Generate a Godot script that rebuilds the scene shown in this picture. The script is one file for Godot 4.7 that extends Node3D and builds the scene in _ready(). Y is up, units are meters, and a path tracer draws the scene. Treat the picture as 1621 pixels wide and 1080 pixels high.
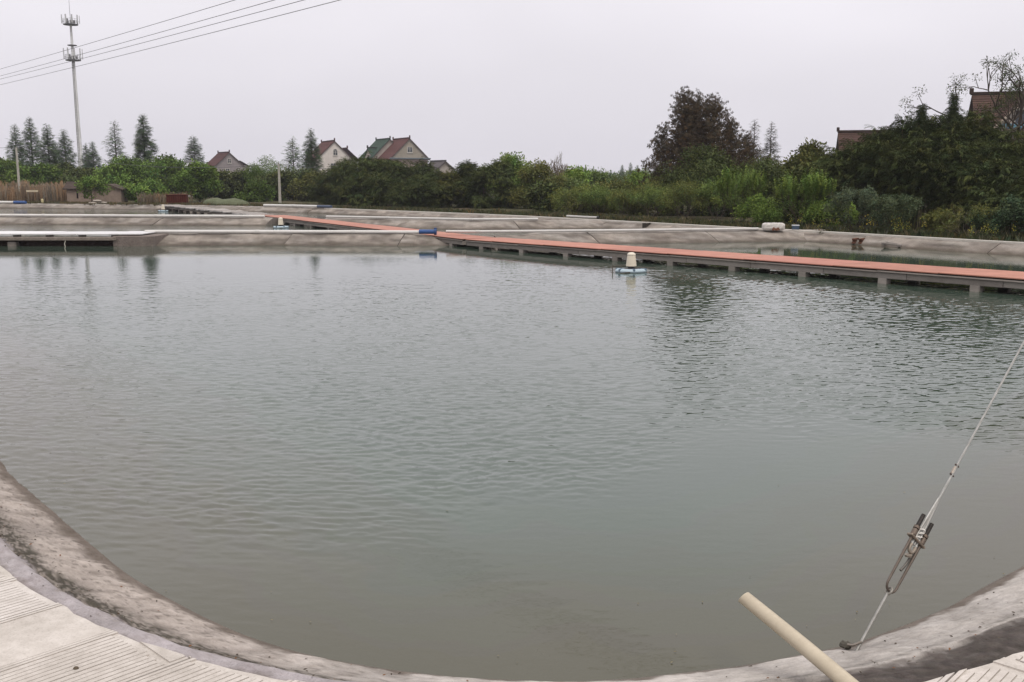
extends Node3D

# ------------------------------------------------------------------ mesh collector
class Shape:
	var v := PackedVector3Array()
	var n := PackedVector3Array()
	var c := PackedColorArray()
	var ix := PackedInt32Array()
	var col := Color.WHITE
	func face(a: Vector3, b: Vector3, d: Vector3) -> void:   # counter-clockwise seen from outside
		var nn := (b - a).cross(d - a).normalized()
		var at := v.size()
		v.append(a); v.append(b); v.append(d)
		for k in 3:
			n.append(nn); c.append(col)
		ix.append(at); ix.append(at + 2); ix.append(at + 1)
	func quad(a: Vector3, b: Vector3, d: Vector3, e: Vector3) -> void:
		face(a, b, d); face(a, d, e)
	func box(at: Vector3, size: Vector3, b := Basis.IDENTITY, bevel := 0.0) -> void:
		var h := size * 0.5
		var ax := [b.x, b.y, b.z]
		if bevel <= 0.0:
			for k in 3:
				for s in [-1.0, 1.0]:
					var w: Vector3 = ax[k] * (h[k] * s)
					var p: Vector3 = ax[(k + 1) % 3] * h[(k + 1) % 3]
					var q: Vector3 = ax[(k + 2) % 3] * (h[(k + 2) % 3] * s)
					quad(at + w - p - q, at + w + p - q, at + w + p + q, at + w - p + q)
			return
		var r := h - Vector3.ONE * bevel
		for k in 3:
			var i := (k + 1) % 3
			var j := (k + 2) % 3
			for s in [-1.0, 1.0]:
				var w: Vector3 = ax[k] * (h[k] * s)
				var p: Vector3 = ax[i] * r[i]
				var q: Vector3 = ax[j] * (r[j] * s)
				quad(at + w - p - q, at + w + p - q, at + w + p + q, at + w - p + q)
				for t in [-1.0, 1.0]:   # edge along axis j between faces k and i
					var o1: Vector3 = ax[k] * (h[k] * s) + ax[i] * (r[i] * t)
					var o2: Vector3 = ax[k] * (r[k] * s) + ax[i] * (h[i] * t)
					var l: Vector3 = ax[j] * (r[j] * s * t)
					quad(at + o1 - l, at + o2 - l, at + o2 + l, at + o1 + l)
		for s in [-1.0, 1.0]:
			for t in [-1.0, 1.0]:
				for u in [-1.0, 1.0]:
					var p1: Vector3 = ax[0] * h[0] * s + ax[1] * r[1] * t + ax[2] * r[2] * u
					var p2: Vector3 = ax[0] * r[0] * s + ax[1] * h[1] * t + ax[2] * r[2] * u
					var p3: Vector3 = ax[0] * r[0] * s + ax[1] * r[1] * t + ax[2] * h[2] * u
					if s * t * u > 0:
						face(at + p1, at + p2, at + p3)
					else:
						face(at + p1, at + p3, at + p2)
	func tube(pts: Array, radii: Array, sides := 8, caps := true) -> void:
		var rings := []
		var side := Vector3.ZERO
		for k in pts.size():
			var d: Vector3 = (pts[mini(k + 1, pts.size() - 1)] - pts[maxi(k - 1, 0)]).normalized()
			if side == Vector3.ZERO:
				side = d.cross(Vector3.UP if absf(d.y) < 0.9 else Vector3.RIGHT).normalized()
			else:
				side = (side - d * side.dot(d)).normalized()
			var up := d.cross(side)
			var r: float = radii[mini(k, radii.size() - 1)]
			var at := v.size()
			rings.append(at)
			for m in sides:
				var a := TAU * m / sides
				var w := side * cos(a) + up * sin(a)
				v.append(pts[k] + w * r); n.append(w); c.append(col)
		for k in rings.size() - 1:
			for m in sides:
				var m2 := (m + 1) % sides
				var a: int = rings[k] + m
				var b: int = rings[k] + m2
				var e: int = rings[k + 1] + m
				var f: int = rings[k + 1] + m2
				ix.append_array(PackedInt32Array([a, e, f, a, f, b]))
		if caps:
			for k in [0, rings.size() - 1]:
				var p: Vector3 = pts[0] if k == 0 else pts[pts.size() - 1]
				for m in sides:
					var a: Vector3 = v[rings[k] + m]
					var b: Vector3 = v[rings[k] + (m + 1) % sides]
					if k == 0:
						face(p, b, a)
					else:
						face(p, a, b)
	func lathe(at: Vector3, prof: Array, sides := 20, sx := 1.0, sz := 1.0) -> void:   # prof: Vector2(radius, y) from the bottom up
		for k in prof.size() - 1:
			var p: Vector2 = prof[k]
			var q: Vector2 = prof[k + 1]
			var nn := Vector2(q.y - p.y, p.x - q.x).normalized()
			var b := v.size()
			for m in sides + 1:
				var a := TAU * m / sides
				for e in [p, q]:
					v.append(at + Vector3(cos(a) * e.x * sx, e.y, sin(a) * e.x * sz))
					n.append(Vector3(cos(a) * nn.x, nn.y, sin(a) * nn.x).normalized()); c.append(col)
			for m in sides:
				var o := b + m * 2
				ix.append_array(PackedInt32Array([o, o + 3, o + 1, o, o + 2, o + 3]))
	func prism(poly: PackedVector2Array, y0: float, y1: float, bottom := false) -> void:   # poly in x,z
		if not Geometry2D.is_polygon_clockwise(poly):
			poly = poly.duplicate(); poly.reverse()
		var t := Geometry2D.triangulate_polygon(poly)
		for k in range(0, t.size(), 3):
			var a := poly[t[k]]; var b := poly[t[k + 1]]; var d := poly[t[k + 2]]
			if (b - a).cross(d - a) > 0:
				var w := b; b = d; d = w
			face(Vector3(a.x, y1, a.y), Vector3(b.x, y1, b.y), Vector3(d.x, y1, d.y))
			if bottom:
				face(Vector3(a.x, y0, a.y), Vector3(d.x, y0, d.y), Vector3(b.x, y0, b.y))
		for k in poly.size():
			var a := poly[k]; var b := poly[(k + 1) % poly.size()]
			quad(Vector3(a.x, y0, a.y), Vector3(b.x, y0, b.y), Vector3(b.x, y1, b.y), Vector3(a.x, y1, a.y))
	func mesh(m: Material = null) -> ArrayMesh:
		var arr := []
		arr.resize(Mesh.ARRAY_MAX)
		arr[Mesh.ARRAY_VERTEX] = v; arr[Mesh.ARRAY_NORMAL] = n; arr[Mesh.ARRAY_COLOR] = c; arr[Mesh.ARRAY_INDEX] = ix
		var am := ArrayMesh.new()
		am.add_surface_from_arrays(Mesh.PRIMITIVE_TRIANGLES, arr)
		if m:
			am.surface_set_material(0, m)
		return am

# ------------------------------------------------------------------ naming and tagging
var used := {}
var M := {}
var rng := RandomNumberGenerator.new()
const GROUND := 0.2

func numbered(called: String) -> String:
	used[called] = used.get(called, -1) + 1
	return called if used[called] == 0 else "%s_%03d" % [called, used[called]]

func tag(o: Node, label := "", category := "", group := "", kind := "") -> void:
	if label: o.set_meta("label", label)
	if category: o.set_meta("category", category)
	if group: o.set_meta("group", group)
	if kind: o.set_meta("kind", kind)

func thing(called: String, label: String, category: String, at := Vector3.ZERO, turn := 0.0, group := "", kind := "") -> Node3D:
	var o := Node3D.new()
	o.name = numbered(called); add_child(o)
	o.position = at; o.rotation.y = turn
	tag(o, label, category, group, kind)
	return o

func part(called: String, s: Shape, m: Material, parent: Node3D, label := "") -> MeshInstance3D:
	return put(called, s.mesh(), m, parent, label)

func put(called: String, mesh: Mesh, m: Material, parent: Node3D, label := "") -> MeshInstance3D:
	var o := MeshInstance3D.new()
	o.mesh = mesh
	o.material_override = m
	if parent == null:
		o.name = numbered(called); add_child(o)
	else:
		var k := 0
		var base := called
		while parent.has_node(NodePath(called)):
			k += 1; called = "%s_%03d" % [base, k]
		o.name = called; parent.add_child(o)
	if label: o.set_meta("label", label)
	return o

func single(called: String, s: Shape, m: Material, label: String, category: String, group := "", kind := "") -> MeshInstance3D:
	var o := put(called, s.mesh(), m, null)
	tag(o, label, category, group, kind)
	return o

func spread(called: String, mesh: Mesh, m: Material, placed: Array, tints: Array, parent: Node3D = null) -> MultiMeshInstance3D:
	var mm := MultiMesh.new()
	mm.transform_format = MultiMesh.TRANSFORM_3D
	mm.use_colors = true
	mm.mesh = mesh
	mm.instance_count = placed.size()
	for k in placed.size():
		mm.set_instance_transform(k, placed[k]); mm.set_instance_color(k, tints[k])
	var o := MultiMeshInstance3D.new()
	o.multimesh = mm; o.material_override = m
	if parent:
		o.set_meta("kind", "stuff")
		o.name = called; parent.add_child(o, true)
	else:
		o.name = numbered(called); add_child(o)
	return o

# ------------------------------------------------------------------ materials
func noise(s: int, f: float, octaves := 4, kind := FastNoiseLite.TYPE_SIMPLEX_SMOOTH) -> FastNoiseLite:
	var q := FastNoiseLite.new()
	q.seed = s; q.frequency = f; q.noise_type = kind; q.fractal_octaves = octaves
	if octaves <= 1: q.fractal_type = FastNoiseLite.FRACTAL_NONE
	return q

func grime(s: int, lo: float, hi: float, specks := 0.0, stretch := 1.0) -> ImageTexture:
	var size := 512
	var a := noise(s, 0.006).get_seamless_image(size, size)
	var b := noise(s + 1, 0.03, 5).get_seamless_image(size, size)
	var f := noise(s + 2, 0.16, 3).get_seamless_image(size, size)
	var im := Image.create(size, size, false, Image.FORMAT_RGB8)
	for y in size:
		var y2 := int(y * stretch) % size
		for x in size:
			var t := 0.45 * a.get_pixel(x, y2).r + 0.35 * b.get_pixel(x, y2).r + 0.2 * f.get_pixel(x, y).r
			t = clampf((t - 0.5) * 1.9 + 0.5, 0, 1)
			var g := lerpf(lo, hi, t)
			if specks > 0 and f.get_pixel(x, y).r < 0.25:
				g *= 1.0 - specks
			im.set_pixel(x, y, Color(g, g * (0.985 + 0.015 * t), g * (0.96 + 0.04 * t)).linear_to_srgb())
	return ImageTexture.create_from_image(im)

func bumps(s: int, f: float, octaves := 4) -> ImageTexture:
	var im := noise(s, f, octaves).get_seamless_image(512, 512)
	return ImageTexture.create_from_image(im)

func mat(called: String, c: Color, rough := 0.85, o := {}) -> StandardMaterial3D:
	var m := StandardMaterial3D.new()
	m.resource_name = called
	m.albedo_color = c.linear_to_srgb()
	m.roughness = rough
	m.vertex_color_use_as_albedo = true
	m.metallic_specular = o.get("spec", 0.4)
	m.metallic = o.get("metal", 0.0)
	if o.has("tex"):
		m.albedo_texture = o.tex
	if o.has("bump"):
		m.heightmap_enabled = true
		m.heightmap_texture = o.bump
		m.heightmap_scale = o.get("depth", 0.4)
	if o.has("tex") or o.has("bump"):
		m.uv1_triplanar = true
		m.uv1_world_triplanar = true
		m.uv1_scale = Vector3.ONE * o.get("scale", 0.5)
	if o.has("back"):
		m.backlight_enabled = true
		var k: float = o.back
		m.backlight = Color(k, k, k)
	M[called] = m
	return m

func materials() -> void:
	var g1 := grime(11, 0.72, 1.0, 0.12)
	var g2 := grime(31, 0.62, 1.0, 0.2)
	var b1 := bumps(41, 0.03, 5)
	var b2 := bumps(43, 0.10, 4)
	mat("concrete", Color(1, 1, 1), 0.9, {"tex": g1, "bump": b1, "depth": 0.8, "scale": 0.55, "spec": 0.25})
	mat("skirt", Color(1, 1, 1), 0.92, {"tex": g2, "bump": b1, "depth": 1.2, "scale": 0.9, "spec": 0.25})
	mat("slab", Color(0.57, 0.53, 0.495), 0.9, {"tex": g1, "bump": b2, "depth": 0.12, "scale": 0.8, "spec": 0.25})
	mat("earth", Color(1, 1, 1), 0.97, {"tex": g2, "bump": b1, "depth": 3.0, "scale": 0.25, "spec": 0.15})
	mat("salmon", Color(0.455, 0.205, 0.150), 0.75, {"tex": grime(51, 0.74, 1.0), "scale": 0.5})
	mat("wood", Color(1, 1, 1), 0.9, {"tex": g2, "scale": 0.8, "spec": 0.2})
	mat("plastic", Color(1, 1, 1), 0.45, {"tex": grime(61, 0.88, 1.0), "scale": 0.7})
	mat("pvc", Color(0.48, 0.415, 0.31), 0.42, {"tex": grime(65, 0.8, 1.0), "scale": 1.6})
	mat("steel", Color(1, 1, 1), 0.55, {"tex": grime(71, 0.6, 1.0, 0.3), "scale": 6.0, "metal": 0.55})
	mat("paint", Color(1, 1, 1), 0.8, {"tex": g1, "scale": 0.15, "spec": 0.25})
	mat("tile", Color(1, 1, 1), 0.85, {"tex": g2, "scale": 0.3, "spec": 0.25})
	mat("dark_glass", Color(0.03, 0.035, 0.04), 0.12, {"spec": 0.5})
	mat("leaf", Color(1, 1, 1), 0.75, {"spec": 0.18, "back": 0.5})
	mat("dry", Color(1, 1, 1), 0.9, {"spec": 0.15, "back": 0.3})
	mat("bark", Color(1, 1, 1), 0.95, {"spec": 0.15})
	var w := mat("water", Color(1, 1, 1, 0.8), 0.03, {"spec": 0.5})
	w.albedo_color = Color(1, 1, 1, 0.88)
	w.transparency = BaseMaterial3D.TRANSPARENCY_ALPHA
	w.heightmap_enabled = true
	w.heightmap_texture = bumps(81, 0.035, 4)
	w.heightmap_scale = 0.05
	w.uv1_triplanar = true; w.uv1_world_triplanar = true
	w.uv1_scale = Vector3(0.16, 0.3, 0.42)
	var w2 := w.duplicate() as StandardMaterial3D
	w2.resource_name = "still_water"; w2.heightmap_scale = 0.22
	M["still_water"] = w2

# ------------------------------------------------------------------ paths
func smooth(pts: Array, step: float) -> Array:   # Catmull-Rom through the points, resampled
	var dense := []
	for k in pts.size() - 1:
		var p0: Vector2 = pts[maxi(k - 1, 0)]
		var p3: Vector2 = pts[mini(k + 2, pts.size() - 1)]
		for j in 24:
			dense.append(pts[k].cubic_interpolate(pts[k + 1], p0, p3, j / 24.0))
	dense.append(pts[pts.size() - 1])
	var out := [dense[0]]
	var left := step
	for k in range(1, dense.size()):
		var a: Vector2 = dense[k - 1]
		var b: Vector2 = dense[k]
		var d := a.distance_to(b)
		while d >= left:
			a = a.lerp(b, left / d)
			d -= left
			out.append(a)
			left = step
		left -= d
	out.append(pts[pts.size() - 1])
	return out

const SHORE := [Vector2(-25, -34.6), Vector2(-19, -27.5), Vector2(-14, -21), Vector2(-9, -14.6), Vector2(-6.2, -10.9), Vector2(-4.9, -8.9), Vector2(-4.06, -7.6), Vector2(-3.31, -6.65),
	Vector2(-2.68, -5.91), Vector2(-2.11, -5.24), Vector2(-1.53, -4.72), Vector2(-1.08, -4.42), Vector2(-0.6, -4.225), Vector2(-0.1, -4.115), Vector2(0.45, -4.105), Vector2(0.92, -4.21), Vector2(1.3, -4.33), Vector2(1.61, -4.47),
	Vector2(2.0, -4.7), Vector2(2.41, -4.99), Vector2(2.96, -5.45), Vector2(3.7, -6.15), Vector2(5.5, -7.9), Vector2(8.6, -10.8), Vector2(12, -13.9), Vector2(15.5, -17.1), Vector2(19, -20.3), Vector2(21.6, -22.6)]
const RBANK := [Vector2(21.6, -22.0), Vector2(15.45, -29.97), Vector2(11.6, -36.2), Vector2(8.85, -40.1), Vector2(2.82, -49.3), Vector2(-2.16, -56.0), Vector2(-13.4, -68.2)]

func left_of(pts: Array, k: int) -> Vector2:   # the unit normal to the right of travel in (x, z)
	var d: Vector2 = (pts[mini(k + 1, pts.size() - 1)] - pts[maxi(k - 1, 0)]).normalized()
	return Vector2(-d.y, d.x)

# a strip swept along a path: profile is [offset, height] pairs, offsets to the land side
func sweep(s: Shape, pts: Array, prof: Array, tint: Callable, lift = null) -> void:
	var base := s.v.size()
	var w := prof.size()
	var grid := PackedVector3Array()
	for k in pts.size():
		var nrm := left_of(pts, k)
		for j in w:
			var p: Vector2 = pts[k] + nrm * prof[j].x
			var y: float = prof[j].y
			if lift != null:
				y += lift.call(p, prof[j].x)
			grid.append(Vector3(p.x, y, p.y))
			s.c.append(tint.call(p, prof[j].x, y))
	for k in pts.size():
		for j in w:
			var a := grid[mini(k + 1, pts.size() - 1) * w + j] - grid[maxi(k - 1, 0) * w + j]
			var b := grid[k * w + mini(j + 1, w - 1)] - grid[k * w + maxi(j - 1, 0)]
			var nn := b.cross(a).normalized()
			s.v.append(grid[k * w + j])
			s.n.append(nn)
	s.col = s.c[base + w / 2]
	for k in [0, pts.size() - 1]:   # close both ends
		var mid: Vector3 = (grid[k * w] + grid[k * w + w - 1]) * 0.5
		for j in w - 1:
			if k == 0: s.face(mid, grid[k * w + j], grid[k * w + j + 1])
			else: s.face(mid, grid[k * w + j + 1], grid[k * w + j])
	for k in pts.size() - 1:
		for j in w - 1:
			var a := base + k * w + j
			var b := a + w
			s.ix.append_array(PackedInt32Array([a, b, b + 1, a, b + 1, a + 1]))

# ------------------------------------------------------------------ ground, banks, water
func edge_x(pts: Array, z: float) -> float:
	for k in pts.size() - 1:
		var a: Vector2 = pts[k]
		var b: Vector2 = pts[k + 1]
		if (a.y - z) * (b.y - z) <= 0.0 and a.y != b.y:
			return lerpf(a.x, b.x, (z - a.y) / (b.y - a.y))
	return pts[pts.size() - 1].x

func build_ground() -> void:
	# outside the ponds: a ring that runs from the banks to the horizon
	var loop := []
	for k in SHORE.size():
		loop.append(SHORE[k] + left_of(SHORE, k) * 1.0)
	for k in range(1, RBANK.size()):
		loop.append(RBANK[k] + left_of(RBANK, k) * 0.8)
	loop.append_array([Vector2(-14.2, -70.6), Vector2(-27.6, -77.6), Vector2(-41.2, -81.8), Vector2(-64, -88), Vector2(-66, -60), Vector2(-46, -37)])
	var c := Vector2(-8, -40)
	var n1 := noise(5, 0.09, 4)
	var n2 := noise(6, 0.6, 3)
	var s := Shape.new()
	var out := [0.0, 1.0, 2.5, 6.0, 14.0, 40.0, 140.0, 400.0, 900.0]
	var fine := []
	for k in loop.size():
		var a: Vector2 = loop[k]
		var b: Vector2 = loop[(k + 1) % loop.size()]
		var m := maxi(1, int(a.distance_to(b) / 1.2))
		for j in m:
			fine.append(a.lerp(b, float(j) / m))
	for k in fine.size():
		var d: Vector2 = (fine[k] - c).normalized()
		for r in out:
			var p: Vector2 = fine[k] + d * r
			var y := GROUND + 0.06 * n1.get_noise_2d(p.x * 3.0, p.y * 3.0) * clampf(r, 0, 1)
			s.v.append(Vector3(p.x, y, p.y)); s.n.append(Vector3.UP)
			var t := clampf(0.5 + 0.8 * n1.get_noise_2dv(p) + 0.5 * n2.get_noise_2dv(p), 0, 1)
			s.c.append(Color(0.13, 0.105, 0.075).lerp(Color(0.055, 0.065, 0.028), t))
	for k in fine.size():
		for j in out.size() - 1:
			var a := k * out.size() + j
			var b := ((k + 1) % fine.size()) * out.size() + j
			s.ix.append_array(PackedInt32Array([a, b, b + 1, a, b + 1, a + 1]))
	# orientation: make every triangle face up
	for k in range(0, s.ix.size(), 3):
		var p := s.v[s.ix[k]]; var q := s.v[s.ix[k + 1]]; var r := s.v[s.ix[k + 2]]
		if (q - p).cross(r - p).y > 0:
			var w := s.ix[k + 1]; s.ix[k + 1] = s.ix[k + 2]; s.ix[k + 2] = w
	single("ground", s, M.earth, "flat earth ground with weeds around and behind the ponds", "ground", "", "structure")
	var bed := Shape.new()
	bed.col = Color(0.09, 0.085, 0.055)
	bed.prism(PackedVector2Array([Vector2(-70, -3), Vector2(26, -3), Vector2(26, -92), Vector2(-70, -92)]), -1.4, -1.3)
	single("pond_bed", bed, M.earth, "muddy bed under the pond water", "pond bed", "", "structure")

var g_big: FastNoiseLite
var g_mid: FastNoiseLite
var g_fine: FastNoiseLite
var g_tiny: FastNoiseLite

func shore_tint(p: Vector2, o: float, y: float) -> Color:
	var big := g_big.get_noise_2dv(p)
	var mid := g_mid.get_noise_2d(p.x, p.y)
	var fine := g_fine.get_noise_2dv(p)
	var right := smoothstep(-1.7, 0.1, p.x)
	var tiny := g_tiny.get_noise_2dv(p)
	var c := Color(0.40, 0.35, 0.315).lerp(Color(0.48, 0.445, 0.415), right)
	c = c * (1.0 + 0.24 * big + 0.22 * mid + 0.14 * fine + 0.12 * tiny)
	# run-off streaks down the slope, and flecks of dirt
	var streak := smoothstep(0.05, 0.5, g_fine.get_noise_2d(p.x * 0.55 + p.y * 0.35, p.y * 0.16 - p.x * 0.2))
	c = c.lerp(Color(0.19, 0.16, 0.135), streak * 0.5 * (1.0 - right * 0.75))
	var fleck := smoothstep(0.36, 0.5, g_tiny.get_noise_2d(p.x * 0.8 + p.y * 0.5, p.y * 0.35 - p.x * 0.25))
	c = c.lerp(Color(0.07, 0.058, 0.046), fleck * 0.5 * lerpf(1.0, 0.35, right))
	# wet silt just above the waterline
	var wet := 1.0 - smoothstep(0.04, 0.15 - 0.07 * right, o + 0.05 * mid + 0.02 * fine)
	c = c.lerp(Color(0.13, 0.105, 0.086), wet * 0.85)
	# the dirty crease between the skirt and the lip
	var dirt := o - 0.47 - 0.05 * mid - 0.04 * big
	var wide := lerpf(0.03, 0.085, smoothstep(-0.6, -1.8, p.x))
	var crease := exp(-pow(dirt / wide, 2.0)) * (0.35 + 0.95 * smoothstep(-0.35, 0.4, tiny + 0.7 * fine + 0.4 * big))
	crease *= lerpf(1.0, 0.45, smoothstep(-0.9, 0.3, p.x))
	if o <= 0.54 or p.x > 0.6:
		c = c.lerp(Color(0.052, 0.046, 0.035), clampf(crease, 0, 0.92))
	if o > 0.5:
		if p.x < 0.9:   # pale lip on the left
			var lip := smoothstep(0.505, 0.56, o + 0.05 * fine + 0.03 * mid)
			var pale := Color(0.40, 0.365, 0.375) * (1.0 + 0.16 * mid + 0.10 * fine + 0.10 * tiny)
			pale = pale.lerp(Color(0.2, 0.17, 0.165), 0.5 * smoothstep(0.15, 0.5, mid + 0.4 * tiny))
			c = c.lerp(pale, lip * 0.95)
			c = c.lerp(Color(0.17, 0.145, 0.13), smoothstep(0.635, 0.675, o + 0.02 * fine) * 0.6)  # outer edge darkened: shadow and dirt below the slab painted into the lip
		else:           # dark dirt on the right
			c = c.lerp(Color(0.085, 0.073, 0.067) * (1.0 + 0.4 * fine + 0.25 * mid + 0.3 * tiny), smoothstep(0.46, 0.56, o + 0.06 * mid + 0.04 * fine + 0.02 * tiny) * smoothstep(0.9, 1.3, p.x))
	if y < 0.0:
		c = c.lerp(Color(0.12, 0.10, 0.065), 0.6)
	c.a = 1.0
	return c

func shore_lift(p: Vector2, o: float) -> float:
	var u := 0.016 * g_mid.get_noise_2dv(p) + 0.004 * g_fine.get_noise_2dv(p)
	if o < 0.0:
		return u * 0.5
	if o > 0.52 and p.x > 0.6:
		return u - 0.055 * smoothstep(0.5, 0.58, o) * smoothstep(0.6, 1.3, p.x)
	return u * smoothstep(0.0, 0.1, o) + 0.012 * g_big.get_noise_2dv(p)

func build_shore() -> void:
	g_big = noise(101, 0.55, 3)
	g_mid = noise(102, 2.4, 3)
	g_fine = noise(103, 11.0, 3)
	g_tiny = noise(104, 34.0, 2)
	var prof := []
	for k in 14:
		prof.append(Vector2(-3.0 + 3.0 * k / 14.0, -1.25 * pow(1.0 - k / 14.0, 0.85)))
	for k in 46:
		var o := 0.5 * k / 45.0
		prof.append(Vector2(o, 0.2 * pow(k / 45.0, 0.92)))
	for q in [[0.508, 0.197], [0.516, 0.199], [0.524, 0.204], [0.532, 0.212], [0.54, 0.222], [0.548, 0.231], [0.556, 0.239], [0.565, 0.245], [0.575, 0.249], [0.587, 0.252], [0.60, 0.254], [0.615, 0.255], [0.63, 0.256], [0.645, 0.257], [0.66, 0.257], [0.68, 0.256], [0.70, 0.255], [0.74, 0.252], [0.8, 0.24], [0.9, 0.2], [1.1, 0.1]]:
		prof.append(Vector2(q[0], q[1]))
	var pts := []
	for p in smooth(SHORE, 0.016):
		var d: float = Vector2(p.x, p.y + 4.5).length()
		if pts.is_empty() or pts[-1].distance_to(p) >= clampf(0.016 + (d - 3.2) * 0.02, 0.016, 0.5) or p == SHORE[-1]:
			pts.append(p)
	var s := Shape.new()
	sweep(s, pts, prof, shore_tint, shore_lift)
	single("pond_bank", s, M.skirt, "stained concrete bank curving round the near corner of the pond", "bank", "", "structure")

func far_tint(seed_at: float):
	return func(p: Vector2, o: float, y: float) -> Color:
		var t := g_big.get_noise_2d(p.x * 0.6 + seed_at, p.y * 0.6)
		var m := g_mid.get_noise_2d(p.x * 0.35, p.y * 0.35 + seed_at)
		var band := g_mid.get_noise_2d(p.x * 0.16 + seed_at, y * 2.6 + seed_at)
		var c := Color(0.262, 0.23, 0.20) * (1.0 + 0.3 * t + 0.2 * m + 0.75 * band)
		c = c.lerp(Color(0.36, 0.33, 0.30), smoothstep(0.12, 0.4, g_big.get_noise_2d(p.x * 0.9, y * 6.0 + seed_at)) * 0.7)
		c = c.lerp(Color(0.40, 0.37, 0.34), smoothstep(0.27, 0.34, y) * 0.6)
		c = c.lerp(Color(0.12, 0.10, 0.085), smoothstep(0.15, 0.45, g_mid.get_noise_2d(p.x * 0.22, y * 5.0 - seed_at)) * 0.7)
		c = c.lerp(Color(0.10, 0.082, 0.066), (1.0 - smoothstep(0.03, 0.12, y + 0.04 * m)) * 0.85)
		c.a = 1.0
		return c

# a bank between two ponds, cast in slabs with open joints
func divider(label: String, pts: Array, prof: Array, piece: float, seed_at: float) -> Node3D:
	var o := thing("concrete_bank", label, "bank", Vector3.ZERO, 0.0, "", "structure")
	var line := smooth(pts, 0.25)
	var per := int(piece / 0.25)
	rng.seed = int(seed_at) + 7
	var k := 0
	while k < line.size() - 2:
		var cut := mini(k + per + rng.randi_range(-2, 2), line.size() - 1)
		if line.size() - cut < 6: cut = line.size() - 1
		var some := line.slice(k, cut + 1)
		some[0] = some[0].lerp(some[1], 0.06)
		some[-1] = some[-1].lerp(some[-2], 0.06)
		var s := Shape.new()
		var shift := rng.randf_range(-0.03, 0.03)
		var moved := []
		for q in prof: moved.append(Vector2(q.x + shift, q.y + shift * 0.25))
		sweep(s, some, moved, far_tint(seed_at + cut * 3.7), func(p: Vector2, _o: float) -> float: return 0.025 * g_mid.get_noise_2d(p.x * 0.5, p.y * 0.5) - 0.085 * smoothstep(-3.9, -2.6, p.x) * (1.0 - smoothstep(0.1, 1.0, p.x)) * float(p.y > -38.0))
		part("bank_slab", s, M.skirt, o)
		k = cut
	return o

func build_banks() -> void:
	var front := [Vector2(-1.9, -0.35), Vector2(-0.9, 0.28), Vector2(-0.8, 0.32), Vector2(-0.45, 0.334), Vector2(-0.05, 0.334), Vector2(0.02, 0.31), Vector2(0.4, 0.245), Vector2(0.75, 0.15), Vector2(1.05, 0.08), Vector2(1.3, 0.02), Vector2(1.6, -0.08), Vector2(2.4, -0.6)]
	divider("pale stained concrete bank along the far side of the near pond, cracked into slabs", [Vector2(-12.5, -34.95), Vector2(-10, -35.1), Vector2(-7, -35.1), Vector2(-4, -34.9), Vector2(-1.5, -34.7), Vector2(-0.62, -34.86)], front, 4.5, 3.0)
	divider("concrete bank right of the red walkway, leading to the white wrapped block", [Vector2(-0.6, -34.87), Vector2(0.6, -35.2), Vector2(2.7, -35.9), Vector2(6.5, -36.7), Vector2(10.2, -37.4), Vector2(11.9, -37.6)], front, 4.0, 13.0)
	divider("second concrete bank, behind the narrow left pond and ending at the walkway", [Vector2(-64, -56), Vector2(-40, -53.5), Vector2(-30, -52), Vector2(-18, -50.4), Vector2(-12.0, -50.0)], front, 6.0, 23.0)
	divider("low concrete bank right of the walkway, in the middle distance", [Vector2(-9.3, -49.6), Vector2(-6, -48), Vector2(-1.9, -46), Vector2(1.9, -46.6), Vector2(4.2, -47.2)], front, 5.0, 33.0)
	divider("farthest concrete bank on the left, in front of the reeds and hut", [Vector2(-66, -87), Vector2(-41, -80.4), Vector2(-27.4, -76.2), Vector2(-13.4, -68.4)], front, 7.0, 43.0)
	var side := [Vector2(-1.8, -0.6), Vector2(-0.95, -0.06), Vector2(-0.75, 0.02), Vector2(-0.6, 0.08), Vector2(-0.42, 0.14), Vector2(-0.2, 0.22), Vector2(-0.04, 0.275), Vector2(0.35, 0.285), Vector2(0.8, 0.26), Vector2(1.3, 0.1)]
	divider("long concrete bank along the right side below the thicket", RBANK, side, 5.0, 53.0)
	# pale coping on top of the right-hand bank
	var o := thing("bank_coping", "thin pale coping strip running along the top of the right bank", "coping")
	var line := smooth(RBANK, 0.5)
	for k in range(0, line.size() - 4, 6):
		var s := Shape.new()
		var some := line.slice(k, mini(k + 7, line.size()))
		s.col = Color(0.55, 0.52, 0.47) * (1.0 + 0.12 * g_big.get_noise_2d(k * 3.3, 1.0))
		some[0] = some[0].lerp(some[1], 0.03)
		var c := s.col
		sweep(s, some, [Vector2(-0.03, 0.27), Vector2(-0.03, 0.335), Vector2(-0.02, 0.345), Vector2(0.11, 0.345), Vector2(0.12, 0.335), Vector2(0.12, 0.27)], func(_p: Vector2, _o: float, _y: float) -> Color: return c)
		part("coping_strip", s, M.concrete, o)

func ripple(x: float, z: float, na: FastNoiseLite, nb: FastNoiseLite, nc: FastNoiseLite) -> float:
	var w := nc.get_noise_2d(x * 0.7, z * 0.7)
	var wx := x + 0.3 * w
	var wz := z + 0.12 * w
	var h := 0.0040 * na.get_noise_2d(wx * 3.3 + wz * 1.3, wz * 9.2 - wx * 0.8)
	h += 0.0024 * nb.get_noise_2d(wx * 6.4 - wz * 2.2, wz * 12.0 + wx * 0.9)
	h += 0.0019 * nb.get_noise_2d(wx * 0.9 + 50.0, wz * 2.4)
	return h

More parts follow.
